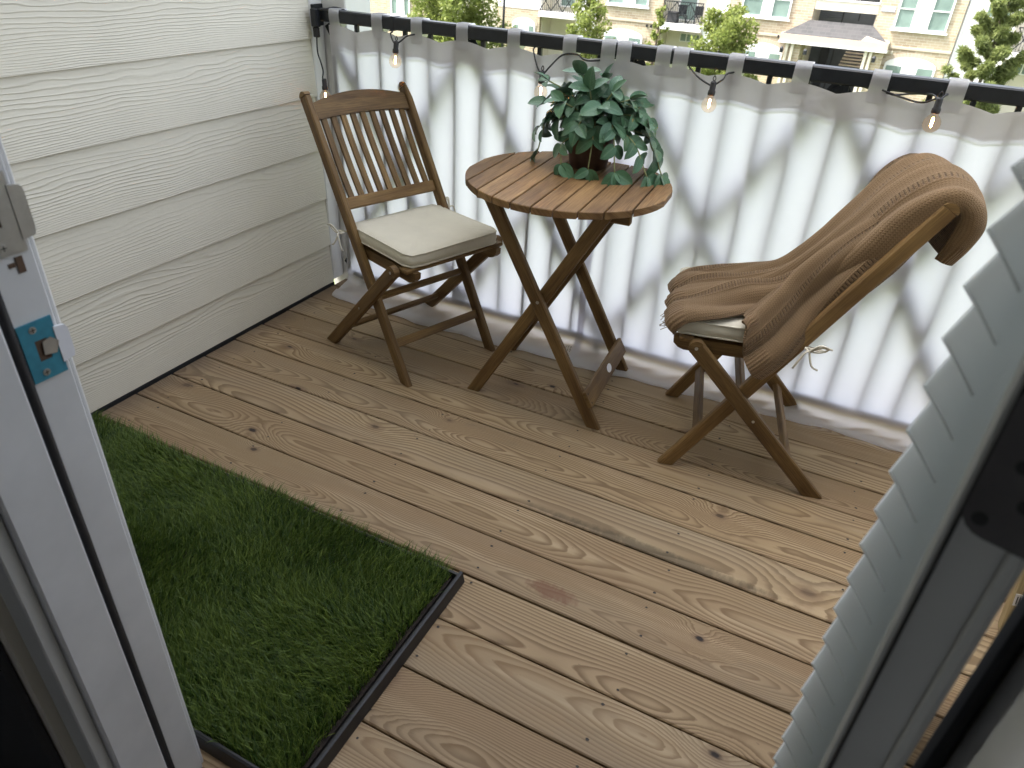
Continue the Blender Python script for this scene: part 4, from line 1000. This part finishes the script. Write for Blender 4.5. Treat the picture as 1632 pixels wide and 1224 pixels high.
MB().add(V, [tuple(range(24))]).build('oval_sticker', 'label', st, flip=False)
for yy_ in (-.190, .190):
    for dd in (-.016, .016):
        c_ = q+nleg*.0074+Vector((0, yy_, 0))+dleg*dd
        MB().add([c_+Vector((0, .0032*math.cos(a), 0))+dleg*(.0032*math.sin(a)) for a in np.linspace(0, 2*math.pi, 8, endpoint=False)], [tuple(range(8))]).build('screw', 'screw', st, flip=False)
d2 = (Vector((.165, 0, .682))-Vector((-.218, 0, 0))).normalized()
q = Vector((-.218, 0, 0))+d2*.150
MB().bar(q+Vector((0, -.1485, 0)), q+Vector((0, .1485, 0)), .040, .018, d2, .003).build('stretcher', 'acacia', tb)
MB().tube([(0.002, -.199, .335+.062), (0.002, -.1485, .335+.062)], .005, 10).build('pivot_bolt', 'steel', tb)
MB().tube([(0.002, .1485, .335+.062), (0.002, .199, .335+.062)], .005, 10).build('pivot_bolt', 'steel', tb)

# ================================================================== POTTED PLANT
PC = Vector((1.140, .058, TZ))
pp = empty('potted_plant', PC, label='leafy green trailing plant in a brown pot on the round table', cat='plant')
MB().lathe([(0, .0), (.052, .0), (.058, .004), (.066, .045), (.074, .09), (.079, .105), (.084, .107), (.084, .126), (.078, .127), (.074, .118), (0, .116)], 32).build('pot', 'terracotta', pp, True)
MB().lathe([(.0735, .1165), (.05, .121), (0, .123)], 24).build('soil', 'soil', pp, True)
def leaf_mesh(L, W, curl, fold, seed):
    rs = random.Random(seed); n = 9; V = []; F = []
    for i in range(n+1):
        t = i/n; w = W*.5*(math.sin(math.pi*min(1, t*.95+.025)**.85)**.68)*(1 if t < 1 else .02)
        y = L*t; zc = curl*L*(t*t)*-1+.02*L*math.sin(t*6+seed)
        for k in (-1, -.5, 0, .5, 1):
            V.append((w*k, y, zc+fold*abs(k)*w+rs.uniform(-.0004, .0004)))
    for i in range(n):
        for k in range(4): a = i*5+k; F.append((a, a+1, a+6, a+5))
    V = [(v[0]/.055, v[1]/.055, v[2]/.055) for v in V]
    mb = MB().add(V, F); me = mb.data('leaf'); me.materials.append(MAT['leaf']); me.polygons.foreach_set('use_smooth', [True]*len(me.polygons)); return me
LM = [leaf_mesh(.055, .034, .25, .35, 1), leaf_mesh(.055, .040, .4, .25, 2), leaf_mesh(.055, .031, .15, .5, 3), leaf_mesh(.055, .037, .6, .3, 4)]
pr_ = random.Random(21)
def put_leaf(P, d, nrm, size):
    d = d.normalized(); n_ = (nrm-d*nrm.dot(d)); n_ = n_.normalized() if n_.length > 1e-4 else d.orthogonal().normalized()
    x = d.cross(n_)
    o = link('leaf', pr_.choice(LM), None, pp)
    M_ = Matrix(((x.x, d.x, n_.x, P.x), (x.y, d.y, n_.y, P.y), (x.z, d.z, n_.z, P.z), (0, 0, 0, 1)))
    o.matrix_local = M_ @ Matrix.Scale(size, 4)
def stem(end, mid, nl, sz=1.0, start=None):
    st_ = start or Vector((pr_.uniform(-.03, .03), pr_.uniform(-.03, .03), .12))
    pts = catmull([st_, Vector(mid), Vector(end)], 10)
    MB().tube(pts, [.0022]*len(pts), 5).build('stem', 'stem', pp, True)
    N = len(pts)-1
    for i in range(nl):
        t = .30+.70*(i+.5)/nl if i < nl-1 else 1.0
        k = min(N, int(t*N)); P = pts[k]; tan = (pts[min(N, k+1)]-pts[max(0, k-1)]).normalized()
        out = Vector((P.x, P.y, max(.0, P.z-.13)*.9+.02)).normalized()
        side_ = tan.cross(out); side_ = side_.normalized() if side_.length > 1e-3 else Vector((1, 0, 0))
        for s in ((-1, 1) if i < nl-1 else (-1, 0, 1)):
            d = tan*(.55 if s else 1)+side_*s*pr_.uniform(.6, 1.1)+out*pr_.uniform(-.1, .45)+Vector((0, 0, pr_.uniform(-.35, .1)))
            nrm = out*1.0+Vector((pr_.uniform(-.35, .35), pr_.uniform(-.55, .15), pr_.uniform(.1, .7)))
            put_leaf(P, d, nrm, .059*sz*pr_.uniform(.8, 1.15))
# upright dome
for (e, m_, nl) in (((-.035, -.02, .300), (-.02, .0, .22), 4), ((.02, .01, .285), (.02, .01, .2), 4), ((-.10, -.02, .235), (-.05, -.02, .2), 4), ((.10, .0, .235), (.05, .0, .2), 4), ((-.06, -.09, .215), (-.03, -.05, .18), 4),
                    ((.05, -.09, .22), (.03, -.05, .19), 4), ((.0, .09, .24), (.0, .05, .2), 4), ((-.09, .07, .2), (-.05, .04, .18), 3), ((.10, .07, .2), (.06, .04, .18), 3), ((.0, -.05, .26), (.0, -.03, .2), 4),
                    ((-.135, -.02, .265), (-.07, 0, .22), 3), ((.08, -.06, .16), (.05, -.04, .16), 3), ((-.08, -.06, .15), (-.05, -.04, .16), 3), ((.0, -.115, .15), (.0, -.07, .17), 3), ((-.04, .03, .27), (-.02, .02, .2), 4), ((.06, -.03, .26), (.03, -.02, .2), 4), ((-.12, -.06, .2), (-.07, -.03, .19), 4), ((.13, -.03, .19), (.08, -.02, .18), 4)):
    stem((e[0]*1.08, e[1], .12+(e[2]-.12)*.80), (m_[0], m_[1], .12+(m_[2]-.12)*.8), nl)
# trailing runners
for (e, m_, nl, sz) in (((-.165, -.03, .100), (-.10, -.02, .17), 5, .95), ((-.150, -.06, .035), (-.12, -.04, .15), 5, .9), ((.175, -.02, .165), (.10, -.01, .20), 5, .9), ((.195, .02, .075), (.13, .02, .16), 5, .9),
                    ((.245, -.03, .022), (.17, .0, .12), 6, .95), ((.130, -.125, .030), (.09, -.08, .15), 5, .95), ((.05, -.135, .028), (.04, -.09, .15), 4, .9), ((-.035, -.140, .030), (-.045, -.105, .09), 3, .85),
                    ((.215, -.075, .020), (.14, -.06, .12), 5, .9), ((.165, .08, .10), (.1, .06, .17), 4, .9)):
    stem(e, m_, nl, sz)

# ================================================================== GRASS PAD
GX0, GX1, GY0, GY1 = .045, 1.322, -1.615, -1.040
gp = empty('grass_pad', (0, 0, 0), label='dark green grass mat in a black plastic tray on the deck', cat='grass mat')
mb = MB()
mb.box((GX0, GY0, .0015), (GX1, GY1, .006))
tr = mb.build('tray_base', 'tray', gp)
def lip(a, b_, inward):
    mb = MB(); a, b_ = Vector(a), Vector(b_); iw = Vector(inward)
    sec = [(0, .0015), (.006, .030), (.010, .032), (.014, .031), (.011, .0065), (.010, .0062)]
    V = [p+iw*x+Vector((0, 0, z)) for p in (a, b_) for (x, z) in sec]; n = len(sec)
    F = [tuple(range(n)), tuple(range(2*n-1, n-1, -1))]+[(i, (i+1) % n, n+(i+1) % n, n+i) for i in range(n)]
    mb.add(V, F); mb.build('tray_rim', 'tray', gp)
lip((GX1+.010, GY0-.01, 0), (GX1+.010, GY1+.010, 0), (-1, 0, 0)); lip((GX0-.01, GY1+.010, 0), (GX1-.0005, GY1+.010, 0), (0, -1, 0))
lip((GX0-.010, GY0-.01, 0), (GX0-.010, GY1-.0005, 0), (1, 0, 0)); lip((GX0+.001, GY0-.010, 0), (GX1-.0005, GY0-.010, 0), (0, 1, 0))
MB().box((GX0+.006, GY0+.006, .0065), (GX1-.016, GY1-.004, .016)).build('soil', 'soil', gp)
NB = 78000
bx = rng.uniform(GX0+.006, GX1-.022, NB); by = rng.uniform(GY0+.006, GY1-.001, NB)
fx = np.sin(bx*6.1+np.sin(by*7.3)*1.4)+.6*np.sin(by*11.7+bx*4.1); cl = np.sin(bx*19+by*7)*np.sin(by*23-bx*9)
hh = rng.uniform(.018, .046, NB)*(1+.18*fx*.5)*(1+.12*cl); edge = np.clip((GX1-.022-bx)/.05, 0, 1); hh *= .75+.25*edge
ang = fx*1.1+rng.normal(0, .75, NB)+2.2; ln = np.abs(rng.normal(.55, .28, NB))*hh
wd = rng.uniform(.0013, .0025, NB); wa = ang+math.pi/2+rng.normal(0, .5, NB)
lx, ly = np.cos(ang)*ln, np.sin(ang)*ln; wx, wy = np.cos(wa)*wd, np.sin(wa)*wd
bxx = np.where(by > GY1-.012, ly*0+.0, 0)
ly = np.where(by > GY1-.03, ly+.008, ly); lx = np.where(bx > GX1-.05, lx+.004, lx)
z0 = np.full(NB, .015)
V = np.zeros((NB, 7, 3), np.float32)
for j, (t, k) in enumerate(((0, 1), (0, -1), (.45, .9), (.45, -.9), (.8, .6), (.8, -.6), (1, 0))):
    bend = t*t; V[:, j, 0] = bx+lx*bend+wx*k*.5; V[:, j, 1] = by+ly*bend+wy*k*.5; V[:, j, 2] = z0+hh*(t-.22*t*t*np.minimum(ln/hh, 1.2))
base = (np.arange(NB)*7)[:, None]
tri = np.concatenate([base+np.array([[0, 1, 3]]), base+np.array([[0, 3, 2]]), base+np.array([[2, 3, 5]]), base+np.array([[2, 5, 4]]), base+np.array([[4, 5, 6]])])
gm = np_mesh('grass', V.reshape(-1, 3), tri)
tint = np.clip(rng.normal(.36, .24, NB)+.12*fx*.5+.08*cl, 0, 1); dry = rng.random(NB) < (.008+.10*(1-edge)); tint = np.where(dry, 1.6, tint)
tv = np.repeat(tint[:, None], 7, 1)*np.array([.6, .6, .85, .85, 1, 1, 1.15])[None]; fill_attr(gm, 'tint', np.clip(tv, 0, 1.9).ravel())  # dark base to light tip: shade of the turf's depth put into tint
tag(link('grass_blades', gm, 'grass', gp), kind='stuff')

# ================================================================== LUMBER BOARD beyond the door
lb = empty('lumber_board', (2.52, -.42, 0), label='new pale lumber board with stapled tag standing beyond the open door', cat='board')
lb.location = (2.500, -.560, 0); lb.rotation_euler = (0, R(-8), 0)
MB().box((0, 0, .003), (.135, .038, 1.0), .003).build('board', 'lumber', lb)
tg = MB().box((.004, -.0016, .10), (.05, -.0004, .135)).build('stapled_tag', 'label', lb)
mb = MB()
for k in range(9): mb.box((.008+k*.0045, -.0024, .106), (.010+k*.0045, -.0018, .129))
mb.build('tag_print', 'ink', tg)
mb = MB()
for k in range(6): mb.box((.022, -.0012, .15+k*.012), (.095-.012*(k % 3), -.0004, .1545+k*.012))
mb.box((.012, -.0012, .25), (.026, -.0004, .34)).box((.016, -.0012, .22), (.023, -.0004, .232)); mb.build('stamp_print', 'ink', lb)

# ================================================================== BACKGROUND
GZ = -5.3; SC = 1.70; YF = CAM.y+SC*(24-CAM.y)
tag(MB().box((-260, .6, GZ-1), (260, 520, GZ)).build('ground', 'ground'), kind='structure')
tag(MB().box((-260, 12, GZ+.004), (260, 27, GZ+.03)).build('road', 'asphalt'), kind='structure')
def fx_(x): return CAM.x+SC*(x-CAM.x)
def fz_(z): return CAM.z+SC*(z-CAM.z)
ab = empty('apartment_building', (fx_(0), YF, GZ), label='pale brick apartment building across the road with balconies and a porch roof', cat='building')
AB = Matrix.Translation((-fx_(0), -YF, -GZ))
def bp_(mb, name, mt, par=None, **k):
    o = mb.build(name, mt, None, **k); o.parent = par or ab; o.matrix_parent_inverse = Matrix.Identity(4) if par else AB; return o
def fbox(x0, x1, z0, z1, d0, d1):
    """box on the facade: depth towards the viewer from d0 to d1 metres (positive = proud)"""
    return ((fx_(x0), YF-d1, fz_(z0)), (fx_(x1), YF-d0, fz_(z1)))
zg = (GZ-CAM.z)/SC+CAM.z; ztop = 4.6
TOPF = 1.0
# wall panels (x0,x1,z0,z1,material,depth)
for (x0, x1, z0, z1, mt, d) in (
    (-22, -14.6, zg, ztop, 'brick', 0), (-14.6, -11.6, zg, ztop, 'cream', -1.2), (-11.6, -9.87, zg, -.86, 'brick', 0), (-11.6, -9.87, -.86, ztop, 'white', .02),
    (-9.87, -8.46, zg, ztop, 'cream', -1.6), (-8.46, -7.72, zg, ztop, 'white', -.02), (-7.72, -5.40, zg, ztop, 'brick', 0), (-5.40, -3.96, zg, ztop, 'cream', -1.6), (-3.96, -3.24, zg, ztop, 'white', -.02),
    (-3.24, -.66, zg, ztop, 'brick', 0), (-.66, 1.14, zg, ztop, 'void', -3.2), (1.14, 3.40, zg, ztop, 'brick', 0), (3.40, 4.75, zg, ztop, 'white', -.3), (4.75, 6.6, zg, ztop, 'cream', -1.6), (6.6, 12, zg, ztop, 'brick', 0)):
    bp_(MB().box(*fbox(x0, x1, z0, z1, d-.3, d)), 'wall_panel', mt)
bp_(MB().box(*fbox(-22, 12, ztop+.002, ztop+.25, -4, .6)), 'roof', 'shingle')
bp_(MB().box((fx_(-22), YF+3.6, GZ), (fx_(12), YF+9, fz_(ztop))), 'rear_mass', 'cream')
# side cheeks of recesses
for (x, d) in ((-9.87, 1.6), (-8.46, 1.6), (-5.40, 1.6), (-3.96, 1.6), (-.66, 3.2), (1.14, 3.2), (4.75, 1.6)):
    mb = MB(); X = fx_(x); mb.box((X-.05, YF+.301, GZ), (X+.05, YF+d, fz_(ztop))); bp_(mb, 'side_wall', 'cream')
def window(x0, x1, z0, z1, midz=None, d=0, trim=.045, nm='window', par=None, cols=1):
    mb = MB(); t = trim
    for (a, b_, c, e) in ((x0, x0+t, z0, z1), (x1-t, x1, z0, z1), (x0+t, x1-t, z0, z0+t), (x0+t, x1-t, z1-t, z1)): mb.box(*fbox(a, b_, c, e, d+.002, d+.09))
    if midz: mb.box(*fbox(x0+t, x1-t, midz-.015, midz+.015, d+.002, d+.07))
    for c in range(1, cols): xm = x0+(x1-x0)*c/cols; mb.box(*fbox(xm-.018, xm+.018, z0+t, z1-t, d+.002, d+.066))
    w = bp_(mb, nm, 'white', par); bp_(MB().box(*fbox(x0+t, x1-t, z0+t, z1-t, d+.003, d+.03)), 'pane', 'wglass', w); return w
def window_pair(xa, xb, xc, xd, z0, z1, mid):
    window(xa, xb, z0, z1, mid); window(xc, xd, z0, z1, mid); bp_(MB().box(*fbox(xb+.002, xc-.002, z0, z1, .002, .06)), 'window_panel', 'white')
    bp_(MB().box(*fbox(xa-.05, xd+.05, z0-.05, z0-.002, .002, .14)), 'window_sill', 'white')
window_pair(-16.30, -15.98, -15.72, -15.42, -1.55, -.9, None)
window_pair(-7.36, -6.74, -6.40, -5.90, -.45, .55, .1)
window_pair(-2.84, -2.17, -1.92, -1.34, -.42, .62, .1)
window_pair(1.66, 2.16, 2.53, 3.08, -.40, .66, .14)
def arch(x0, x1, zs, zt):
    N = 16; cx = (x0+x1)/2; hw_ = (x1-x0)/2
    P = [(fx_(cx-hw_), fz_(zg+.7)), (fx_(cx+hw_), fz_(zg+.7))]+[(fx_(cx+hw_*math.cos(math.pi*i/N)), fz_(zs+(zt-zs)*math.sin(math.pi*i/N))) for i in range(N+1)]
    w = bp_(MB().prism(P, 1, YF-.06, YF-.002), 'arched_window', 'white')
    for (a, b_) in ((x0+.06, cx-.22), (cx+.22, x1-.06)): bp_(MB().box(*fbox(a, b_, zg+.8, zs-.02, .061, .08)), 'pane', 'wglass', w)
    # soldier course: each arch brick its own piece
    V = 26
    for i in range(V):
        a0, a1 = math.pi*(i+.08)/V, math.pi*(i+.92)/V
        q = []
        for (r_, a) in ((1.03, a0), (1.20, a0), (1.20, a1), (1.03, a1)): q.append((fx_(cx+hw_*r_*math.cos(a)), fz_(zs+((zt-zs)*(r_ if r_ < 1.1 else 1.5))*math.sin(a))))
        bp_(MB().prism(q, 1, YF-.03, YF-.002), 'arch_brick', 'tan', w)
for a in ((-10.95, -10.02, -1.38, -1.14), (-7.36, -5.95, -1.40, -1.17), (-2.50, -1.28, -1.40, -1.14), (1.74, 3.15, -1.36, -1.12)): arch(*a)
for (x0, x1) in ((-7.72, -5.40), (-3.24, -1.45), (1.74, 3.40), (-22, -14.6)): bp_(MB().box(*fbox(x0+.01, x1-.01, -.92, -.86, .002, .05)), 'belt_course', 'tan')
def balcony(x0, x1, zt, zb, H=.66):
    b_ = bp_(MB().box(*fbox(x0, x1, zb, zt, -1.29, .35)), 'balcony', 'white')
    mb = MB(); Z0_, Z1 = zt+.03, zt+H
    mb.box(*fbox(x0+.02, x1-.02, Z1-.03, Z1, .26, .31)).box(*fbox(x0+.02, x1-.02, Z0_, Z0_+.02, .265, .305))
    for x in np.arange(x0+.06, x1-.03, .075): mb.box(*fbox(x-.006, x+.006, Z0_+.0205, Z1-.0305, .275, .295))
    nx_ = max(2, round((x1-x0)/.5)); w = (x1-x0-.06)/nx_
    for k in range(nx_):
        for s in (0, 1):
            a = Vector((fx_(x0+.03+w*(k+s)), YF-.32-.02*s, fz_(Z0_+.02))); e = Vector((fx_(x0+.03+w*(k+1-s)), YF-.32-.02*s, fz_(Z1-.03)))
            mb.bar(a, e, .05, .012, (1, 0, 0), .002)
    bp_(mb, 'railing', 'black', b_); return b_
balcony(-9.84, -8.46, -.875, -1.04); balcony(-5.36, -3.98, -.84, -1.03); balcony(4.8, 6.55, -.72, -.9)
window(-4.90, -3.99, -1.46, -1.18, None, -1.6, .03, cols=4); window(-9.5, -8.9, -.75, .4, None, -1.6, .04); window(-5.1, -4.45, -.82, .5, None, -1.6, .05); window(4.85, 5.7, -1.35, -1.05, None, -1.6, .03, cols=3)
window(3.9, 4.55, -.5, .6, .1, -.3)
bp_(MB().box(*fbox(3.44, 3.50, zg, ztop, -.298, -.16)), 'downpipe', 'white')
# breezeway: beam, stairs, landing rail
bp_(MB().box(*fbox(-.655, 1.135, -.075, .185, -.35, -.02)), 'beam', 'cream'); bp_(MB().box(*fbox(-.655, 1.135, .187, .225, -.37, .02)), 'beam_cap', 'white')
for k in range(7): bp_(MB().box(*fbox(.42+.02*k, 1.08, -1.62+k*.085, -1.60+k*.085+.012, -1.6-.3*k*.5, -1.2-.3*k*.5)), 'stair_tread', 'tan')
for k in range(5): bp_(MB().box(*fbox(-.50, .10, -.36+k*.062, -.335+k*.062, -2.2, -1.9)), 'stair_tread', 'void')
bp_(MB().box(*fbox(.12, .16, zg, .1, -2.1, -1.9)), 'stair_post', 'dark'); bp_(MB().box(*fbox(-.30, -.05, zg, -.98, -3.19, -3.0)), 'entry_door', 'dark')
bp_(MB().box(*fbox(.60, .64, -.36, -.08, -2.0, -1.95)), 'stair_post', 'dark')
# porch roof
mb = MB(); xl, xr = fx_(-1.36), fx_(1.70); zt_, zm, zb_ = fz_(-.37), fz_(-.735), fz_(-.935)
V = [(fx_(-.70), YF-.05, zt_), (fx_(1.12), YF-.05, zt_), (fx_(1.66), YF-1.5, zm), (fx_(-1.33), YF-1.5, zm), (fx_(-.70), YF-.0, zm), (fx_(1.12), YF, zm)]
mb.add(V, [(0, 1, 2, 3), (0, 3, 4), (1, 5, 2), (4, 3, 2, 5), (0, 4, 5, 1)]); bp_(mb, 'porch_roof', 'shingle')
bp_(MB().box((xl, YF-1.56, zb_), (xr, YF-.01, zm-.004)), 'porch_fascia', 'tan')
bp_(MB().box((xl-.02, YF-1.60, zb_-.09), (xr+.02, YF-.005, zb_-.003)), 'porch_trim', 'white')
bp_(MB().add([(fx_(.93), YF-1.50, zm+.004), (fx_(1.05), YF-1.50, fz_(-.62)), (fx_(1.70), YF-1.50, fz_(-.74)), (fx_(.93), YF-.1, zm+.004), (fx_(1.05), YF-.1, fz_(-.62)), (fx_(1.70), YF-.1, fz_(-.74))], [(0, 1, 2), (3, 5, 4), (0, 3, 4, 1), (1, 4, 5, 2)]), 'roof_cricket', 'tan')
for x in (-1.10, -.94, 1.16, 1.30):
    bp_(MB().box((fx_(x)-.07, YF-1.45, GZ), (fx_(x)+.07, YF-1.31, zb_-.092)), 'porch_column', 'cream')
bp_(MB().box((fx_(-1.05), YF-1.30, GZ), (fx_(-.70), YF-.01, zb_-.1)), 'porch_pier', 'brick'); bp_(MB().box((fx_(1.16), YF-1.30, GZ), (fx_(1.64), YF-.01, zb_-.1)), 'porch_pier', 'brick')
for x in (-1.22, -.52, 1.42):
    ln = bp_(MB().box((fx_(x)-.09, YF-1.72, fz_(-1.26)), (fx_(x)+.09, YF-1.56, fz_(-1.14)), .02), 'wall_lantern', 'black'); bp_(MB().lathe([(0, .12), (.04, .08), (.12, .0)], 10, (fx_(x), YF-1.64, fz_(-1.14))), 'lantern_cap', 'black', ln)
for (x, z) in ((-1.52, -.90), (-1.43, -.91), (1.72, -1.02), (1.84, -1.03), (-5.85, -.99), (-5.70, -.99)):
    bp_(MB().box(*fbox(x-.025, x+.025, z-.045, z+.03, .002, .12)), 'wall_vent', 'black' if x < 0 else 'cream')
# number plaque
pq = bp_(MB().box(*fbox(1.225, 1.59, .022, .158, .002, .03)), 'number_plaque', 'blue'); bp_(MB().box(*fbox(1.236, 1.579, .031, .149, .031, .04)), 'plaque_face', 'label', pq)
tc_ = bpy.data.curves.new('digits', 'FONT'); tc_.body = '1620'; tc_.size = .23; tc_.extrude = .004; tc_.align_x = 'CENTER'; tc_.align_y = 'CENTER'
to = bpy.data.objects.new('tmp_text', tc_); COL.objects.link(to); bpy.context.view_layer.update()
tme = bpy.data.meshes.new_from_object(to.evaluated_get(bpy.context.evaluated_depsgraph_get())); bpy.data.objects.remove(to)
dg = link('digits', tme, 'blue', pq); dg.location = (fx_(1.4075), YF-.047, fz_(.090)); dg.rotation_euler = (R(90), 0, 0)
# patio furniture on the far balconies
def far_chair(x, lab):
    zf = fz_(-.84); c = empty('patio_chair', (fx_(x), YF+.35, zf), R(20), label=lab, cat='chair', group='patio chairs on the far balconies')
    MB().box((-.24, -.24, .38), (.24, .24, .43), .01).build('seat', 'black', c); MB().box((-.24, .21, .44), (.24, .25, .92), .01).build('backrest', 'black', c)
    for (a, b_) in ((-.21, -.21), (.21, -.21), (-.21, .21), (.21, .21)): MB().box((a-.02, b_-.02, 0), (a+.02, b_+.02, .379)).build('leg', 'black', c)
far_chair(-4.75, 'black patio chair beside a box on the far balcony above the window strip'); far_chair(-4.2, 'black patio chair by the white wall on the far balcony')
bxn = empty('storage_box', (fx_(-5.05), YF+.25, fz_(-.84)), label='dark storage box on the far balcony behind its railing', cat='box'); MB().box((-.28, -.25, 0), (.28, .25, .50), .02).build('bin', 'dark', bxn); MB().box((-.30, -.27, .501), (.30, .27, .56), .01).build('lid', 'dark', bxn)

# trees
def leaf_cloud(centers, radii, n, size, seed, flat=.75, elong=1.6):
    g = np.random.default_rng(seed); k = g.choice(len(centers), n, p=np.array(radii)**2/np.sum(np.array(radii)**2))
    d = g.normal(size=(n, 3)); d /= np.linalg.norm(d, axis=1)[:, None]
    r_ = np.array(radii)[k]*g.random(n)**.45; P = np.array(centers)[k]+d*r_[:, None]*np.array([1, 1, flat])
    a = g.normal(size=(n, 3)); a /= np.linalg.norm(a, axis=1)[:, None]; b_ = np.cross(a, g.normal(size=(n, 3))); b_ /= np.linalg.norm(b_, axis=1)[:, None]
    s = size*g.uniform(.6, 1.3, n)[:, None]
    V = np.stack([P-a*s*elong, P+b_*s*.6, P+a*s*elong, P-b_*s*.6], 1).reshape(-1, 3)
    return V, np.arange(n*4).reshape(n, 4), np.repeat(np.clip(g.normal(.5, .22, n), 0, 1), 4)
def tree(name, px, dist, zb_, zt_, rad, label, seed, mat='oak', nl=5000, size=.09, conical=.5):
    """px = x coordinate measured on the y = 24 plane; dist scales it out from the camera"""
    X = CAM.x+dist*(px-CAM.x); Y = CAM.y+dist*(24-CAM.y); top = CAM.z+dist*(zt_-CAM.z); bot = CAM.z+dist*(zb_-CAM.z); rad *= dist
    g = random.Random(seed)
    t = empty(name, (X, Y, GZ), label=label, cat='tree'); H = top-GZ
    tp = [Vector((0, 0, -.05)), Vector((g.uniform(-.1, .1), 0, H*.3)), Vector((g.uniform(-.15, .15), g.uniform(-.1, .1), H*.65)), Vector((0, 0, H*.97))]
    cp = catmull(tp, 6); MB().tube(cp, list(np.linspace(.11, .02, len(cp))), 8).build('trunk', 'bark', t, True)
    C, Rr = [], []; cb = bot-GZ
    lm = MB()
    nb = 34 if mat == 'pine' else 22
    for i in range(nb):
        f = (i+.5)/nb; z = cb+(H-cb)*f; w = rad*(1-conical*f-.5*max(0, f-.75)*2)*g.uniform(.55, 1.05); a = i*2.4+g.uniform(-.4, .4)
        e = Vector((w*math.cos(a), w*math.sin(a), z+.25*w)); s = Vector((0, 0, max(.5, z-.45*w)))
        lm.tube(catmull([s, (s+e)/2+Vector((0, 0, -.05)), e], 3), [.028]*3+[.02]*3+[.008], 5)
        for q in (.45, .75, 1.0): p_ = s.lerp(e, q); C.append((p_.x, p_.y, p_.z)); Rr.append(rad*(.15 if mat == 'pine' else .36)*g.uniform(.7, 1.15)*(1-.3*f))
    lm.build('limb', 'bark', t, True)
    V, F, ti = leaf_cloud(C, Rr, nl, size, seed, .8, 4.2 if mat == 'pine' else 1.2)
    me = np_mesh('crown', V, F); fill_attr(me, 'tint', ti); link('crown', me, mat, t)
tree('leafy_tree', -13.40, 1.45, -3.0, .55, 1.95, 'broad yellow green tree beside the black lamp post', 1, 'oak', 15000, .10, .35)
tree('leafy_tree', -8.0, 1.50, -3.2, -.18, 1.10, 'slim young tree in front of the brick between two balconies', 2, 'oak', 6500, .085, .5)
tree('young_tree', -5.45, 1.55, -3.2, -.40, .42, 'thin sapling at the edge of the far balcony', 3, 'oak', 2200, .075, .4)
tree('maple_tree', -3.30, 1.50, -3.0, -.36, 1.35, 'rounded bright green tree by the white wall', 4, 'oak', 13000, .085, .40)
tree('pine_tree', 4.35, 1.30, -3.0, .95, 1.35, 'tall airy pine with needle tufts in front of the white downpipe', 5, 'pine', 36000, .040, .55)
# lamp post
lp = empty('street_lamp', (CAM.x+1.4*(-11.33-CAM.x), CAM.y+1.4*26.07, GZ), label='slim black lamp post beside the broad tree', cat='lamp post')
MB().tube([(0, 0, 0), (0, 0, 6.4)], [.07, .055], 12).build('pole', 'black', lp, True); MB().lathe([(0, 0), (.16, 0), (.15, .12), (.08, .35), (0, .4)], 14).build('base', 'black', lp, True)
MB().lathe([(0, 6.4), (.12, 6.42), (.18, 6.75), (.22, 6.78), (.05, 6.98), (0, 7.0)], 14).build('lantern', 'black', lp, True)
